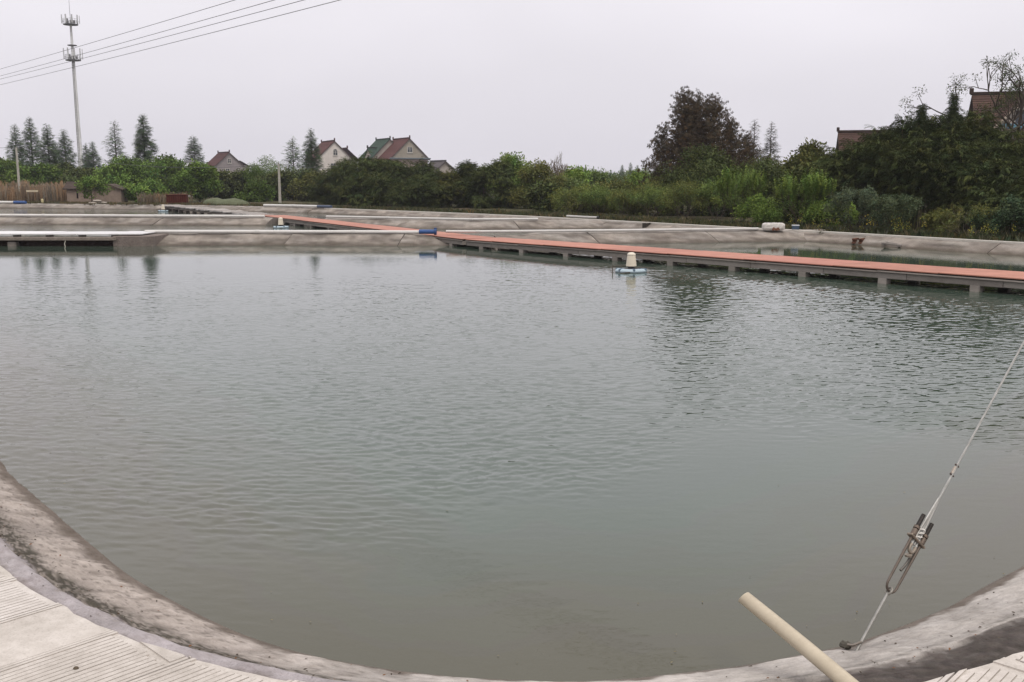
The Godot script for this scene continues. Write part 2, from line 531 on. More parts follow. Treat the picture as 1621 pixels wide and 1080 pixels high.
func build_water() -> void:
	var na := noise(201, 1.0, 2)
	var nb := noise(202, 1.0, 2)
	var nc := noise(203, 0.35, 3)
	# the near pond: its surface really ripples
	var ls := SHORE.slice(0, 14); ls.reverse()
	var rs := SHORE.slice(13)
	rs.append_array(RBANK.slice(1, 4))
	var cols := 560
	var zs := []
	var z := -4.03
	while z > -37.4:
		zs.append(z)
		z -= 0.017 + 0.0023 * (absf(z) - 4.0)
	var s := Shape.new()
	for zz in zs:
		var zl: float = minf(zz, -4.125)
		var xl: float = edge_x(ls, zl) - 0.25
		var xr: float = edge_x(rs, zl) + 0.25
		if zz < -34.0:
			xl = lerpf(-25.0, 11.0, smoothstep(-34.4, -37.6, zz)) if zz < -34.9 else -25.0
		for k in cols + 1:
			var x := lerpf(xl, xr, float(k) / cols)
			var far: float = -zz
			# the lee of the near corner is calm; the wind reaches the water farther out
			var start := lerpf(4.9, 7.6, smoothstep(-1.5, 2.2, x)) + 0.9 * nc.get_noise_2d(x * 1.2, zz * 1.2)
			var amp: float = 0.10 + 1.8 * smoothstep(start, start + 1.5, far)
			amp *= 0.78 + 0.5 * nc.get_noise_2d(x * 0.9 + 40.0, zz * 0.5)
			amp *= lerpf(1.0, 1.35, smoothstep(0.0, 5.0, x) * smoothstep(7.5, 10.0, far))
			amp *= 1.0 - 0.9 * smoothstep(17.0, 25.0, far + 2.0 * nc.get_noise_2d(x * 0.3 + 9.0, zz * 0.3)) * (1.0 - smoothstep(0.5, 4.5, x))
			# sheltered behind the walkway
			var behind: float = (x - 10.0) * 0.762 + (zz + 19.29) * -0.647
			amp *= 1.0 - 0.95 * smoothstep(0.2, 1.8, behind)
			s.v.append(Vector3(x, amp * ripple(x, zz, na, nb, nc), zz))
			var near := minf((x - xl - 0.25) * 0.8, (xr - x - 0.25) * 0.8)
			near = minf(near, far - 4.05)
			var t := smoothstep(-0.1, 2.6, near + 0.25 * nc.get_noise_2d(x * 3.0, zz * 3.0))
			s.c.append(Color(0.066, 0.060, 0.033).lerp(Color(0.058, 0.081, 0.059), t))
	var w := cols + 1
	for r in zs.size():
		for k in w:
			var a := s.v[r * w + mini(k + 1, cols)] - s.v[r * w + maxi(k - 1, 0)]
			var b := s.v[maxi(r - 1, 0) * w + k] - s.v[mini(r + 1, zs.size() - 1) * w + k]
			s.n.append(b.cross(a).normalized())
	var ix := PackedInt32Array()
	ix.resize((zs.size() - 1) * cols * 6)
	var q := 0
	for r in zs.size() - 1:
		for k in cols:
			var a := r * w + k
			ix[q] = a; ix[q + 1] = a + w; ix[q + 2] = a + w + 1
			ix[q + 3] = a; ix[q + 4] = a + w + 1; ix[q + 5] = a + 1
			q += 6
	s.ix = ix
	single("pond_water", s, M.water, "murky grey-green rippled water of the large near pond", "water", "", "structure")
	for d in [["narrow strip of pale still water behind the first bank", -35.3, -50.2], ["far pond water between the second and the farthest bank", -50.8, -88.0]]:
		var f := Shape.new()
		f.col = Color(0.058, 0.081, 0.059)
		f.quad(Vector3(-66, 0, d[1]), Vector3(14, 0, d[1]), Vector3(14, 0, d[2]), Vector3(-66, 0, d[2]))
		single("pond_water", f, M.still_water, d[0], "water", "", "structure")

# ribbed concrete slabs of the pavement where the photographer stands
func build_pavement() -> void:
	var o := thing("pavement", "pale ribbed concrete slabs paving the near corner of the pond", "pavement", Vector3.ZERO, 0.0, "", "structure")
	var rim := []
	var pts := smooth(SHORE.slice(4, 24), 0.08)
	rng.seed = 77
	for k in pts.size():
		var p: Vector2 = pts[k]
		var away := lerpf(0.675, 0.80, smoothstep(0.3, 1.2, p.x))
		away += 0.018 * g_mid.get_noise_2dv(p) + 0.012 * g_fine.get_noise_2dv(p)
		rim.append(p + left_of(pts, k) * away)
	var land := PackedVector2Array(rim)
	land.append(Vector2(6.2, -1.0)); land.append(Vector2(-6.8, -1.0))
	var gu := Vector2(0.69, -0.724)
	var gv := Vector2(0.724, 0.69)
	var lu := 1.15
	var lv := 0.46
	for iv in range(-14, 4):
		for iu in range(-3, 7):
			var u0 := iu * lu + (0.5 * lu if iv % 2 else 0.0) + 0.1
			var v0 := iv * lv + 0.13
			var g := 0.004
			var cell := PackedVector2Array([gu * (u0 + g) + gv * (v0 + g), gu * (u0 + lu - g) + gv * (v0 + g), gu * (u0 + lu - g) + gv * (v0 + lv - g), gu * (u0 + g) + gv * (v0 + lv - g)])
			var got := Geometry2D.intersect_polygons(cell, land)
			if got.is_empty(): continue
			var s := Shape.new()
			var tone := 0.93 + 0.12 * rng.randf()
			s.col = Color(tone, tone * 0.99, tone * 0.975)
			var y := 0.272 + rng.randf_range(-0.003, 0.003)
			for pg in got:
				s.prism(pg, 0.19, y)
			# ribs stand a few millimetres proud between the grooves; the slab's rim stays plain
			var inner := Geometry2D.offset_polygon(land, -0.035)
			var ribs := 13
			var worn := rng.randf() < 0.45
			var from := rng.randf_range(0.3, 0.75) if worn else 0.0
			for r in ribs:
				var pitch := (lv - 0.05) / ribs
				var a := v0 + 0.025 + r * pitch + 0.003
				var b := a + pitch - 0.0058
				var e0 := u0 + 0.004 + 0.012 * rng.randf() + from * lu * rng.randf_range(0.85, 1.1)
				if worn and rng.randf() < 0.12: continue
				var e1 := u0 + lu - 0.09 - 0.03 * rng.randf()
				var rib := PackedVector2Array([gu * e0 + gv * a, gu * e1 + gv * a, gu * e1 + gv * b, gu * e0 + gv * b])
				for land2 in inner:
					for pg in Geometry2D.intersect_polygons(rib, land2):
						s.prism(pg, y - 0.001, y + 0.007 + rng.randf_range(-0.001, 0.001))
			if worn:   # smeared with cement where the ribs have gone
				var q0 := PackedVector2Array([gu * (u0 + g) + gv * (v0 + 0.026), gu * (u0 + from * lu * 0.85) + gv * (v0 + 0.026), gu * (u0 + from * lu * 0.85) + gv * (v0 + lv - 0.026), gu * (u0 + g) + gv * (v0 + lv - 0.026)])
				for pg in Geometry2D.intersect_polygons(q0, land):
					s.prism(pg, y - 0.001, y + 0.0055)
			# plain border strips at the same height as the ribs
			for strip in [[0.0, lu, 0.0, 0.024], [0.0, lu, lv - 0.024, lv], [lu - 0.075, lu, 0.026, lv - 0.026]]:
				var q := PackedVector2Array([gu * (u0 + strip[0] + g) + gv * (v0 + strip[2] + g), gu * (u0 + strip[1] - g) + gv * (v0 + strip[2] + g), gu * (u0 + strip[1] - g) + gv * (v0 + strip[3] - g), gu * (u0 + strip[0] + g) + gv * (v0 + strip[3] - g)])
				for pg in Geometry2D.intersect_polygons(q, land):
					s.prism(pg, y - 0.001, y + 0.007)
			part("slab", s, M.slab, o)
	# plain lip of mortar along the rim of the slabs
	var st := Shape.new()
	st.col = Color(0.11, 0.09, 0.065)
	for k in 7:
		st.lathe(Vector3.ZERO, [Vector2(0.0, 0.0), Vector2(0.012, 0.002), Vector2(0.016, 0.008), Vector2(0.010, 0.015), Vector2(0.0, 0.017)], 7, 1.0, 0.8)
		break
	var pb := single("pebble", st, M.wood, "single brown pebble lying on the ribbed slabs at the left", "pebble")
	pb.position = Vector3(-1.735, 0.277, -3.68); pb.scale = Vector3.ONE * 0.75

# ------------------------------------------------------------------ walkways
func along(a: Vector2, b: Vector2) -> Basis:   # x runs from a to b, y up
	var d := (b - a).normalized()
	var x := Vector3(d.x, 0, d.y)
	return Basis(x, Vector3.UP, x.cross(Vector3.UP))

func red_walkway(label: String, a: Vector2, b: Vector2, wide: float, spacing: float, first: float, two_rows: bool, drop0 := 0.0, drop1 := 0.0) -> Node3D:
	# a-b is the edge that faces the camera; the deck lies on its far side
	var o := thing("walkway", label, "walkway", Vector3.ZERO, 0.0, "", "thing")
	var bs := along(a, b)
	var d := (b - a).normalized()
	var side := Vector2(-d.y, d.x)
	if side.dot(Vector2(0, -1)) < 0: side = -side
	var len := a.distance_to(b)
	var at := func(t: float, w: float, y: float) -> Vector3:
		var p := a + d * t + side * w
		return Vector3(p.x, y - lerpf(drop0, drop1, clampf(t / len, 0, 1)), p.y)
	var t := 0.0
	rng.seed = int(len * 10)
	while t < len - 0.05:
		var l := minf(2.44, len - t)
		var s := Shape.new()
		var k := rng.randf_range(0.86, 1.06)
		s.col = Color(k, k * rng.randf_range(0.97, 1.02), k)
		s.box(at.call(t + l * 0.5, wide * 0.5, 0.3375 + rng.randf_range(-0.002, 0.002)), Vector3(l - 0.02, 0.024, wide + rng.randf_range(-0.012, 0.012)), bs, 0.004)
		part("deck_panel", s, M.salmon, o)
		t += l
	for w in [0.075, wide - 0.075]:
		var s := Shape.new()
		s.col = Color(0.035, 0.028, 0.025)  # near-black strip: the shadow gap under the deck edge, painted in
		s.box(at.call(len * 0.5, w, 0.312), Vector3(len, 0.028, 0.09), Basis(bs.z.normalized(), -atan((drop1 - drop0) / len)) * bs)
		part("shadow_gap_joist", s, M.wood, o)
	for w in [0.012, wide - 0.012]:
		t = 0.0
		while t < len - 0.05:
			var l := minf(3.0 + rng.randf_range(-0.4, 0.4), len - t)
			if len - t - l < 0.4: l = len - t
			var s := Shape.new()
			var k := rng.randf_range(0.8, 1.15)
			s.col = Color(0.27, 0.24, 0.215) * k
			s.box(at.call(t + l * 0.5, w, 0.284 + rng.randf_range(-0.003, 0.003)), Vector3(l - 0.015, 0.028, 0.07), bs, 0.004)
			part("edge_board", s, M.wood, o)
			t += l
	for w in [0.10, wide - 0.10]:
		t = 0.0
		while t < len - 0.05:
			var l := minf(spacing, len - t)
			var s := Shape.new()
			var k := rng.randf_range(0.85, 1.1)
			s.col = Color(0.29, 0.26, 0.235) * k
			s.box(at.call(t + l * 0.5, w, 0.2), Vector3(l - 0.008, 0.128, 0.14), bs, 0.008)
			part("beam", s, M.concrete, o)
			t += l
	t = first
	while t < len:
		for w in ([0.12, wide - 0.12] if two_rows else [0.12]):
			var s := Shape.new()
			var k := rng.randf_range(0.8, 1.1)
			s.col = Color(0.32, 0.29, 0.26) * k
			s.box(at.call(t, w, -0.53), Vector3(0.20, 1.34, 0.20), bs, 0.01)
			part("pier", s, M.concrete, o)
		t += spacing
	return o

func build_walkways() -> void:
	var d := (Vector2(-1.52, -32.55) - Vector2(9.82, -18.93)).normalized()
	var a := Vector2(9.82, -18.93) - d * 5.6
	red_walkway("long salmon-red deck on a concrete beam with piers, crossing the near pond at right", a, Vector2(-1.52, -32.55), 1.5, 2.0, 0.55, true, 0.0, 0.06)
	red_walkway("farther salmon-red deck running on behind the first bank towards the grey planks", Vector2(-1.66, -32.85), Vector2(-13.6, -54.0), 1.3, 2.5, 0.9, true, 0.065, 0.04)
	# old walkway of loose grey planks
	var o := thing("plank_walkway", "old walkway of loose grey concrete planks, beyond the red deck's far end", "walkway")
	var p := Vector2(-13.7, -54.2)
	var q := Vector2(-25.6, -74.6)
	var bs := along(p, q)
	var dir := (q - p).normalized()
	var side := Vector2(dir.y, -dir.x)
	rng.seed = 9
	var t := 0.0
	while t < p.distance_to(q):
		var s := Shape.new()
		var k := rng.randf_range(0.7, 1.15)
		s.col = Color(0.42, 0.39, 0.37) * k
		var c := p + dir * t
		var tilt := Basis(bs.z.normalized(), rng.randf_range(-0.03, 0.03)) * Basis(bs.x.normalized(), rng.randf_range(-0.03, 0.03))
		s.box(Vector3(c.x, 0.33 + rng.randf_range(-0.01, 0.03), c.y), Vector3(0.60, 0.07, 1.3 + rng.randf_range(-0.1, 0.1)), tilt * bs, 0.008)
		part("plank", s, M.concrete, o)
		t += 0.62
	for w in [-0.5, 0.5]:
		var s := Shape.new()
		s.col = Color(0.2, 0.175, 0.155)
		var c: Vector2 = (p + q) * 0.5 + side * w
		s.box(Vector3(c.x, 0.215, c.y), Vector3(p.distance_to(q), 0.11, 0.13), bs, 0.01)
		part("beam", s, M.concrete, o)
	t = 0.8
	while t < p.distance_to(q):
		for w in [-0.5, 0.5]:
			var s := Shape.new()
			s.col = Color(0.18, 0.155, 0.135) * rng.randf_range(0.8, 1.2)
			var c: Vector2 = p + dir * t + side * w
			s.box(Vector3(c.x, -0.6, c.y), Vector3(0.28, 1.5, 0.2), bs, 0.01)
			part("pier", s, M.concrete, o)
		t += 2.1
	# walkway of white panels at the far left of the near pond
	o = thing("white_walkway", "walkway of white panels on a concrete beam over a dark gap, far left", "walkway")
	var x0 := -24.6
	var x1 := -13.3
	var s := Shape.new()
	s.col = Color(0.26, 0.225, 0.195)
	s.box(Vector3((x0 + x1) * 0.5, 0.248, -33.5), Vector3(x1 - x0, 0.115, 0.3), Basis.IDENTITY, 0.012)
	part("beam", s, M.skirt, o)
	s = Shape.new()
	s.col = Color(0.07, 0.048, 0.04)  # near-black brown: the shade of the gap is put into this wall's colour
	s.box(Vector3((x0 + x1) * 0.5, -0.2, -33.86), Vector3(x1 - x0, 1.0, 0.16))
	part("void_shade_wall", s, M.skirt, o)
	s = Shape.new()
	s.col = Color(0.22, 0.185, 0.165)
	s.box(Vector3(-12.75, -0.15, -34.25), Vector3(1.35, 0.98, 1.7), Basis.IDENTITY, 0.02)
	part("abutment", s, M.skirt, o)
	for x in [-23.6, -20.2, -16.85]:
		s = Shape.new()
		s.col = Color(0.26, 0.23, 0.205)
		s.box(Vector3(x, -0.55, -33.55), Vector3(0.29, 1.38, 0.24), Basis.IDENTITY, 0.012)
		part("pier", s, M.skirt, o)
	rng.seed = 15
	var x := x0
	while x < -12.6:
		s = Shape.new()
		s.col = Color(0.05, 0.045, 0.04)
		s.box(Vector3(x + 0.2, 0.335, -33.55), Vector3(0.2, 0.06, 0.16))
		part("spacer_block", s, M.wood, o)
		s = Shape.new()
		var k := rng.randf_range(0.9, 1.05)
		s.col = Color(0.66, 0.655, 0.66) * k
		s.box(Vector3(x + 0.55, 0.388 + rng.randf_range(-0.006, 0.006), -34.45 + rng.randf_range(-0.03, 0.03)), Vector3(1.075, 0.035, 1.75), Basis(Vector3.RIGHT, rng.randf_range(-0.008, 0.008)), 0.004)
		part("deck_panel", s, M.plastic, o)
		x += 1.1
	s = Shape.new()
	s.col = Color(0.6, 0.58, 0.5)
	s.tube([Vector3(-15.07, 0.3, -33.385), Vector3(-15.0, 0.2, -33.38), Vector3(-15.04, 0.08, -33.37), Vector3(-15.0, -0.05, -33.36)], [0.015], 5)
	single("dangling_rope", s, M.plastic, "short pale rope dangling from the white walkway's beam over the dark gap", "rope")

# ------------------------------------------------------------------ pipes and small things on the banks
func pipe(label: String, pts: Array, r: float, tone: float, group := "white pipes lying on the banks") -> Node3D:
	var o := thing("white_pipe", label, "pipe", Vector3.ZERO, 0.0, group)
	var s := Shape.new()
	s.col = Color(0.62, 0.61, 0.59) * tone
	s.tube(pts, [r], 10)
	part("tube", s, M.plastic, o)
	for k in range(1, pts.size() - 1):
		s = Shape.new()
		s.col = Color(0.56, 0.55, 0.53) * tone
		var d: Vector3 = (pts[k + 1] - pts[k - 1]).normalized()
		s.tube([pts[k] - d * 0.08, pts[k] + d * 0.08], [r * 1.12], 10)
		part("coupling", s, M.plastic, o)
	return o

func build_pipes() -> void:
	var blue := Color(0.035, 0.085, 0.24)
	var o := pipe("long white pipe with a blue end fitting on the first bank, left of the walkway", [Vector3(-12.9, 0.41, -34.98), Vector3(-9.0, 0.396, -35.16), Vector3(-5.6, 0.396, -35.06), Vector3(-3.2, 0.396, -34.87)], 0.062, 1.0)
	var s := Shape.new()
	s.col = blue
	s.tube([Vector3(-3.25, 0.412, -34.853), Vector3(-2.72, 0.412, -34.81)], [0.078], 12)
	part("blue_sleeve", s, M.plastic, o)
	s = Shape.new()
	s.col = blue * 0.8
	s.tube([Vector3(-2.72, 0.412, -34.81), Vector3(-2.64, 0.412, -34.805)], [0.108], 12)
	s.tube([Vector3(-2.68, 0.43, -34.807), Vector3(-2.68, 0.55, -34.807)], [0.05], 8)
	part("end_cap", s, M.plastic, o)
	pipe("white pipe on the bank right of the red walkway, ending at the wrapped block", [Vector3(-2.3, 0.43, -34.65), Vector3(-1.2, 0.42, -34.75), Vector3(2.7, 0.40, -35.78), Vector3(6.5, 0.40, -36.6), Vector3(9.2, 0.40, -37.2)], 0.05, 0.9)
	pipe("white pipe along the second bank, left of the walkway", [Vector3(-40, 0.41, -53.4), Vector3(-30, 0.41, -51.95), Vector3(-24, 0.41, -51.1), Vector3(-18, 0.41, -50.4), Vector3(-12.4, 0.41, -50.0)], 0.07, 1.0)
	pipe("white pipe along the low bank behind the red deck, in the middle distance", [Vector3(-9.2, 0.41, -49.5), Vector3(-6, 0.41, -48.0), Vector3(-1.9, 0.41, -46.0), Vector3(1.2, 0.41, -46.4)], 0.055, 0.92)
	o = pipe("white pipe with a blue end on the farthest bank, near the yellow can", [Vector3(-56, 0.44, -84.6), Vector3(-48, 0.44, -82.5), Vector3(-39.9, 0.44, -80.1)], 0.10, 1.0)
	s = Shape.new()
	s.col = blue
	s.tube([Vector3(-39.9, 0.44, -80.1), Vector3(-38.8, 0.44, -79.77)], [0.12], 10)
	part("blue_sleeve", s, M.plastic, o)
	o = pipe("white pipe with a dark end on the farthest bank, by the thin pale pole", [Vector3(-17.6, 0.43, -70.9), Vector3(-15.2, 0.43, -69.5), Vector3(-13.2, 0.43, -67.9)], 0.09, 0.95)
	s = Shape.new()
	s.col = Color(0.05, 0.07, 0.12)
	s.tube([Vector3(-13.2, 0.43, -67.9), Vector3(-12.1, 0.43, -66.9)], [0.1], 10)
	part("dark_sleeve", s, M.plastic, o)
	o = pipe("pale pipe stub with an open round end lying on the right bank, middle distance", [Vector3(2.75, 0.42, -49.9), Vector3(3.7, 0.40, -48.9), Vector3(4.15, 0.4, -48.45)], 0.055, 0.75)
	s = Shape.new()
	s.col = Color(0.03, 0.03, 0.03)
	s.tube([Vector3(4.15, 0.4, -48.45), Vector3(4.22, 0.4, -48.38)], [0.075], 12)
	part("rubber_ring", s, M.plastic, o)
	# white wrapped block at the corner of the banks
	o = thing("wrapped_block", "white plastic-wrapped block with a rusty tear, on the bank corner at right", "block", Vector3(9.75, 0.345, -37.15), -0.12)
	s = Shape.new()
	s.col = Color(0.56, 0.53, 0.50)
	var prof := []
	rng.seed = 31
	for k in 15:
		var u := -0.40 + 0.80 * k / 14.0
		var ring := []
		var squash := 1.0 - 0.25 * pow(absf(u) / 0.4, 8.0)
		for m in 16:
			var a := TAU * m / 16
			var ca := cos(a); var sa := sin(a)
			var e := pow(pow(absf(ca), 5.0) + pow(absf(sa), 5.0), -0.2)
			var w := 1.0 + rng.randf_range(-0.05, 0.05)
			ring.append(Vector3(u, 0.14 + sa * e * 0.14 * squash * (w if sa > 0 else 1.0), ca * e * 0.22 * squash * w))
		prof.append(ring)
	for k in 14:
		for m in 16:
			s.quad(prof[k][m], prof[k][(m + 1) % 16], prof[k + 1][(m + 1) % 16], prof[k + 1][m])
	for k in [0, 14]:
		for m in range(1, 15):
			s.face(prof[k][0], prof[k][m], prof[k][m + 1])
	part("wrapping", s, M.plastic, o)
	s = Shape.new()
	s.col = Color(0.22, 0.10, 0.06)
	for k in 7:
		s.box(Vector3(-0.04 + 0.035 * k, 0.06 + rng.randf_range(-0.03, 0.05), 0.225), Vector3(0.05, 0.05 + rng.randf() * 0.05, 0.03), Basis(Vector3(0, 0, 1), rng.randf()), 0.006)
	part("rusty_tear", s, M.wood, o)
	o = thing("blue_case", "small dark blue case with a pale lid beside the white wrapped block", "case", Vector3(10.75, 0.345, -37.75), -0.2)
	s = Shape.new(); s.col = Color(0.05, 0.075, 0.12)
	s.box(Vector3(0, 0.07, 0), Vector3(0.26, 0.14, 0.2), Basis.IDENTITY, 0.01)
	part("body", s, M.plastic, o)
	s = Shape.new(); s.col = Color(0.5, 0.53, 0.56)
	s.box(Vector3(0, 0.158, 0), Vector3(0.28, 0.035, 0.22), Basis.IDENTITY, 0.008)
	part("lid", s, M.plastic, o)
	# brick outlet and concrete frame on the right bank's slope
	o = thing("brick_outlet", "rusty red-brown brick outlet box set in the right bank's slope", "outlet", Vector3(11.95, 0.03, -34.55), 1.0)
	rng.seed = 21
	for row in 3:
		for k in 5:
			for z in [0.0, 0.22]:
				if row == 1 and k in [2, 3] and z == 0.0: continue
				s = Shape.new()
				s.col = Color(0.15, 0.075, 0.05) * rng.randf_range(0.5, 1.3)
				s.box(Vector3(-0.24 + 0.12 * k + (0.03 if row % 2 else -0.03), 0.03 + row * 0.06, z), Vector3(0.113, 0.053, 0.1), Basis(Vector3.UP, rng.randf_range(-0.06, 0.06)), 0.004)
				part("brick", s, M.wood, o)
	o = thing("concrete_frame", "grey concrete frame lying tilted at the water's edge of the right bank", "frame", Vector3(12.75, 0.09, -33.2), 1.05)
	for q in [[0.0, -0.26, 0.95, 0.09], [0.0, 0.26, 0.95, 0.09]]:
		s = Shape.new(); s.col = Color(0.22, 0.2, 0.185)
		s.box(Vector3(q[0], 0, q[1]), Vector3(q[2], 0.07, q[3]), Basis.IDENTITY, 0.01)
		part("long_bar", s, M.concrete, o)
	for xx in [-0.43, 0.0, 0.43]:
		s = Shape.new(); s.col = Color(0.25, 0.225, 0.205)
		s.box(Vector3(xx, 0.01, 0), Vector3(0.09, 0.06, 0.425), Basis.IDENTITY, 0.01)
		part("cross_bar", s, M.concrete, o)
	o.rotation.x = 0.1
	o = thing("inlet_boxes", "two small dark inlet boxes side by side on the middle bank, behind the floating aerator", "inlet", Vector3(5.9, 0.12, -44.0), 1.0)
	for k in 2:
		s = Shape.new(); s.col = Color(0.06, 0.052, 0.045)
		s.box(Vector3(0.32 * k, 0.09, 0), Vector3(0.26, 0.2, 0.2), Basis.IDENTITY, 0.012)
		part("box", s, M.wood, o)
		s = Shape.new(); s.col = Color(0.22, 0.2, 0.18)
		s.box(Vector3(0.32 * k, 0.205, 0), Vector3(0.29, 0.025, 0.23), Basis.IDENTITY, 0.005)
		part("cover", s, M.concrete, o)
	# far left: rust-red box, mounds, little yellow and white things
	o = thing("rust_box", "rust-red corrugated metal box on the far bank, left of the grey planks", "box", Vector3(-26.3, 0.2, -78.6), 0.15)
	s = Shape.new()
	for k in 18:
		s.col = Color(0.10, 0.028, 0.02) * (1.0 if k % 2 else 0.75)
		s.box(Vector3(-0.72 + k * 0.085, 0.42, 0.40 + (0.02 if k % 2 else 0.0)), Vector3(0.084, 0.84, 0.04))
	s.col = Color(0.09, 0.026, 0.02)
	s.box(Vector3(0, 0.42, 0), Vector3(1.5, 0.83, 0.76))
	part("body", s, M.wood, o)
	s = Shape.new(); s.col = Color(0.12, 0.036, 0.027)
	s.box(Vector3(0, 0.86, 0), Vector3(1.6, 0.05, 0.95), Basis.IDENTITY, 0.01)
	part("roof", s, M.wood, o)
	for q in [[-23.2, -78.0, 1.0, "smaller grey-green tarpaulin mound right beside the rust-red box"], [-21.3, -75.8, 1.5, "larger grey-green tarpaulin mound near the grey plank walkway"]]:
		s = Shape.new()
		s.col = Color(0.14, 0.155, 0.095)
		rng.seed = int(q[2] * 10)
		var k: float = q[2]
		s.lathe(Vector3.ZERO, [Vector2(1.0 * k, 0.0), Vector2(0.97 * k, 0.18), Vector2(0.85 * k, 0.36), Vector2(0.62 * k, 0.50), Vector2(0.3 * k, 0.57), Vector2(0.0, 0.585)], 14, 1.0, 0.5)
		for j in s.v.size():
			s.v[j] += Vector3(0, 0.12, 0) * g_big.get_noise_3dv(s.v[j] * 1.5)
		var m := single("tarpaulin_mound", s, M.wood, q[3], "mound", "tarpaulin mounds on the far bank")
		m.position = Vector3(q[0], 0.2, q[1])
	s = Shape.new(); s.col = Color(0.52, 0.46, 0.26)
	s.lathe(Vector3.ZERO, [Vector2(0.10, 0.0), Vector2(0.10, 0.28), Vector2(0.08, 0.31), Vector2(0.045, 0.33), Vector2(0.045, 0.38), Vector2(0.0, 0.38)], 12)
	single("yellow_can", s, M.plastic, "small pale yellow can on the farthest bank, left of the hut", "can").position = Vector3(-38.0, 0.34, -80.9)
	o = thing("sandbags", "small heap of pale sandbags on the far bank in front of the hut", "sandbags", Vector3(-33.2, 0.3, -79.4))
	for q in [[0.0, 0.1, 0.30], [0.62, 0.12, -0.2], [0.3, 0.28, 0.1]]:
		s = Shape.new(); s.col = Color(0.42, 0.38, 0.33)
		s.lathe(Vector3(q[0], q[1] - 0.1, q[2]), [Vector2(0.0, 0.0), Vector2(0.3, 0.02), Vector2(0.36, 0.09), Vector2(0.28, 0.16), Vector2(0.0, 0.18)], 10, 1.0, 0.6)
		part("sandbag", s, M.wood, o)
	o = thing("notice_board", "low pale board on two stakes standing in the brown reeds", "board", Vector3(-41.5, 0.2, -86.6), 0.3)
	s = Shape.new(); s.col = Color(0.60, 0.52, 0.38)
	s.box(Vector3(0, 1.05, 0), Vector3(0.95, 0.16, 0.03), Basis.IDENTITY, 0.005)
	part("board", s, M.paint, o)
	for xx in [-0.35, 0.35]:
		s = Shape.new(); s.col = Color(0.2, 0.17, 0.13)
		s.box(Vector3(xx, 0.56, -0.035), Vector3(0.05, 1.12, 0.04))
		part("stake", s, M.wood, o)

# ------------------------------------------------------------------ floating aerators
func aerator(label: String, at: Vector3, turn: float) -> void:
	var o := thing("aerator", label, "aerator", at, turn, "floating aerators")
	var s := Shape.new()
	s.col = Color(0.40, 0.50, 0.56)
	# boat-shaped hollow float
	var rings := []
	for k in 28:
		var a := TAU * k / 28
		var c := Vector3(cos(a) * 0.31, 0.035, sin(a) * 0.20)
		rings.append(c)
	for k in 28:
		var a: Vector3 = rings[k]
		var b: Vector3 = rings[(k + 1) % 28]
		for m in 10:
			var p := func(c: Vector3, e: int) -> Vector3:
				var t := TAU * e / 10
				var outw := Vector3(c.x, 0, c.z).normalized()
				return c + outw * cos(t) * 0.085 + Vector3.UP * sin(t) * 0.055
			s.quad(p.call(a, m), p.call(a, m + 1), p.call(b, m + 1), p.call(b, m))
	part("float_ring", s, M.plastic, o)
	s = Shape.new(); s.col = Color(0.12, 0.17, 0.23)
	for k in 6:
		var a := TAU * (k + 0.5) / 6
		s.box(Vector3(cos(a) * 0.31, 0.065, sin(a) * 0.20), Vector3(0.05, 0.06, 0.17), Basis(Vector3.UP, -a + PI / 2).scaled(Vector3(1, 1, 1)), 0.01)
	part("strap", s, M.plastic, o)
	s = Shape.new(); s.col = Color(0.04, 0.04, 0.045)
	s.lathe(Vector3.ZERO, [Vector2(0.2, 0.07), Vector2(0.2, 0.09), Vector2(0.09, 0.1), Vector2(0.075, 0.17), Vector2(0.0, 0.17)], 16)
	part("motor_base", s, M.plastic, o)
	s = Shape.new(); s.col = Color(0.70, 0.63, 0.51)
	s.lathe(Vector3.ZERO, [Vector2(0.122, 0.145), Vector2(0.128, 0.15), Vector2(0.126, 0.17), Vector2(0.112, 0.30), Vector2(0.097, 0.40), Vector2(0.09, 0.415)], 22)
	part("motor_cover", s, M.plastic, o)
	s = Shape.new(); s.col = Color(0.72, 0.66, 0.55)
	s.lathe(Vector3.ZERO, [Vector2(0.10, 0.412), Vector2(0.102, 0.425), Vector2(0.09, 0.455), Vector2(0.05, 0.475), Vector2(0.0, 0.48)], 22)
	part("cap", s, M.plastic, o)
	for q in [[Vector3(-0.50, 0.16, 0.10), Vector3(0.10, 0.14, -0.12)], [Vector3(0.02, 0.12, 0.16), Vector3(0.58, 0.10, 0.06)], [Vector3(-0.52, -0.02, 0.2), Vector3(-0.1, 0.02, 0.29)], [Vector3(-0.49, 0.17, 0.10), Vector3(-0.51, -0.03, 0.19)]]:
		s = Shape.new(); s.col = Color(0.10, 0.085, 0.07)
		s.tube(q, [0.012], 6)
		part("rod", s, M.steel, o)

func build_aerators() -> void:
	aerator("floating aerator with a cream motor cover on the near pond, beside the red walkway", Vector3(2.88, 0, -23.9), 0.15)
	aerator("floating aerator with a pale cover on the narrow pond, against the red deck's far end", Vector3(-10.75, 0, -46.3), 0.8)
	aerator("tiny distant aerator left of the old plank walkway", Vector3(-24.7, 0, -70.7), -0.4)

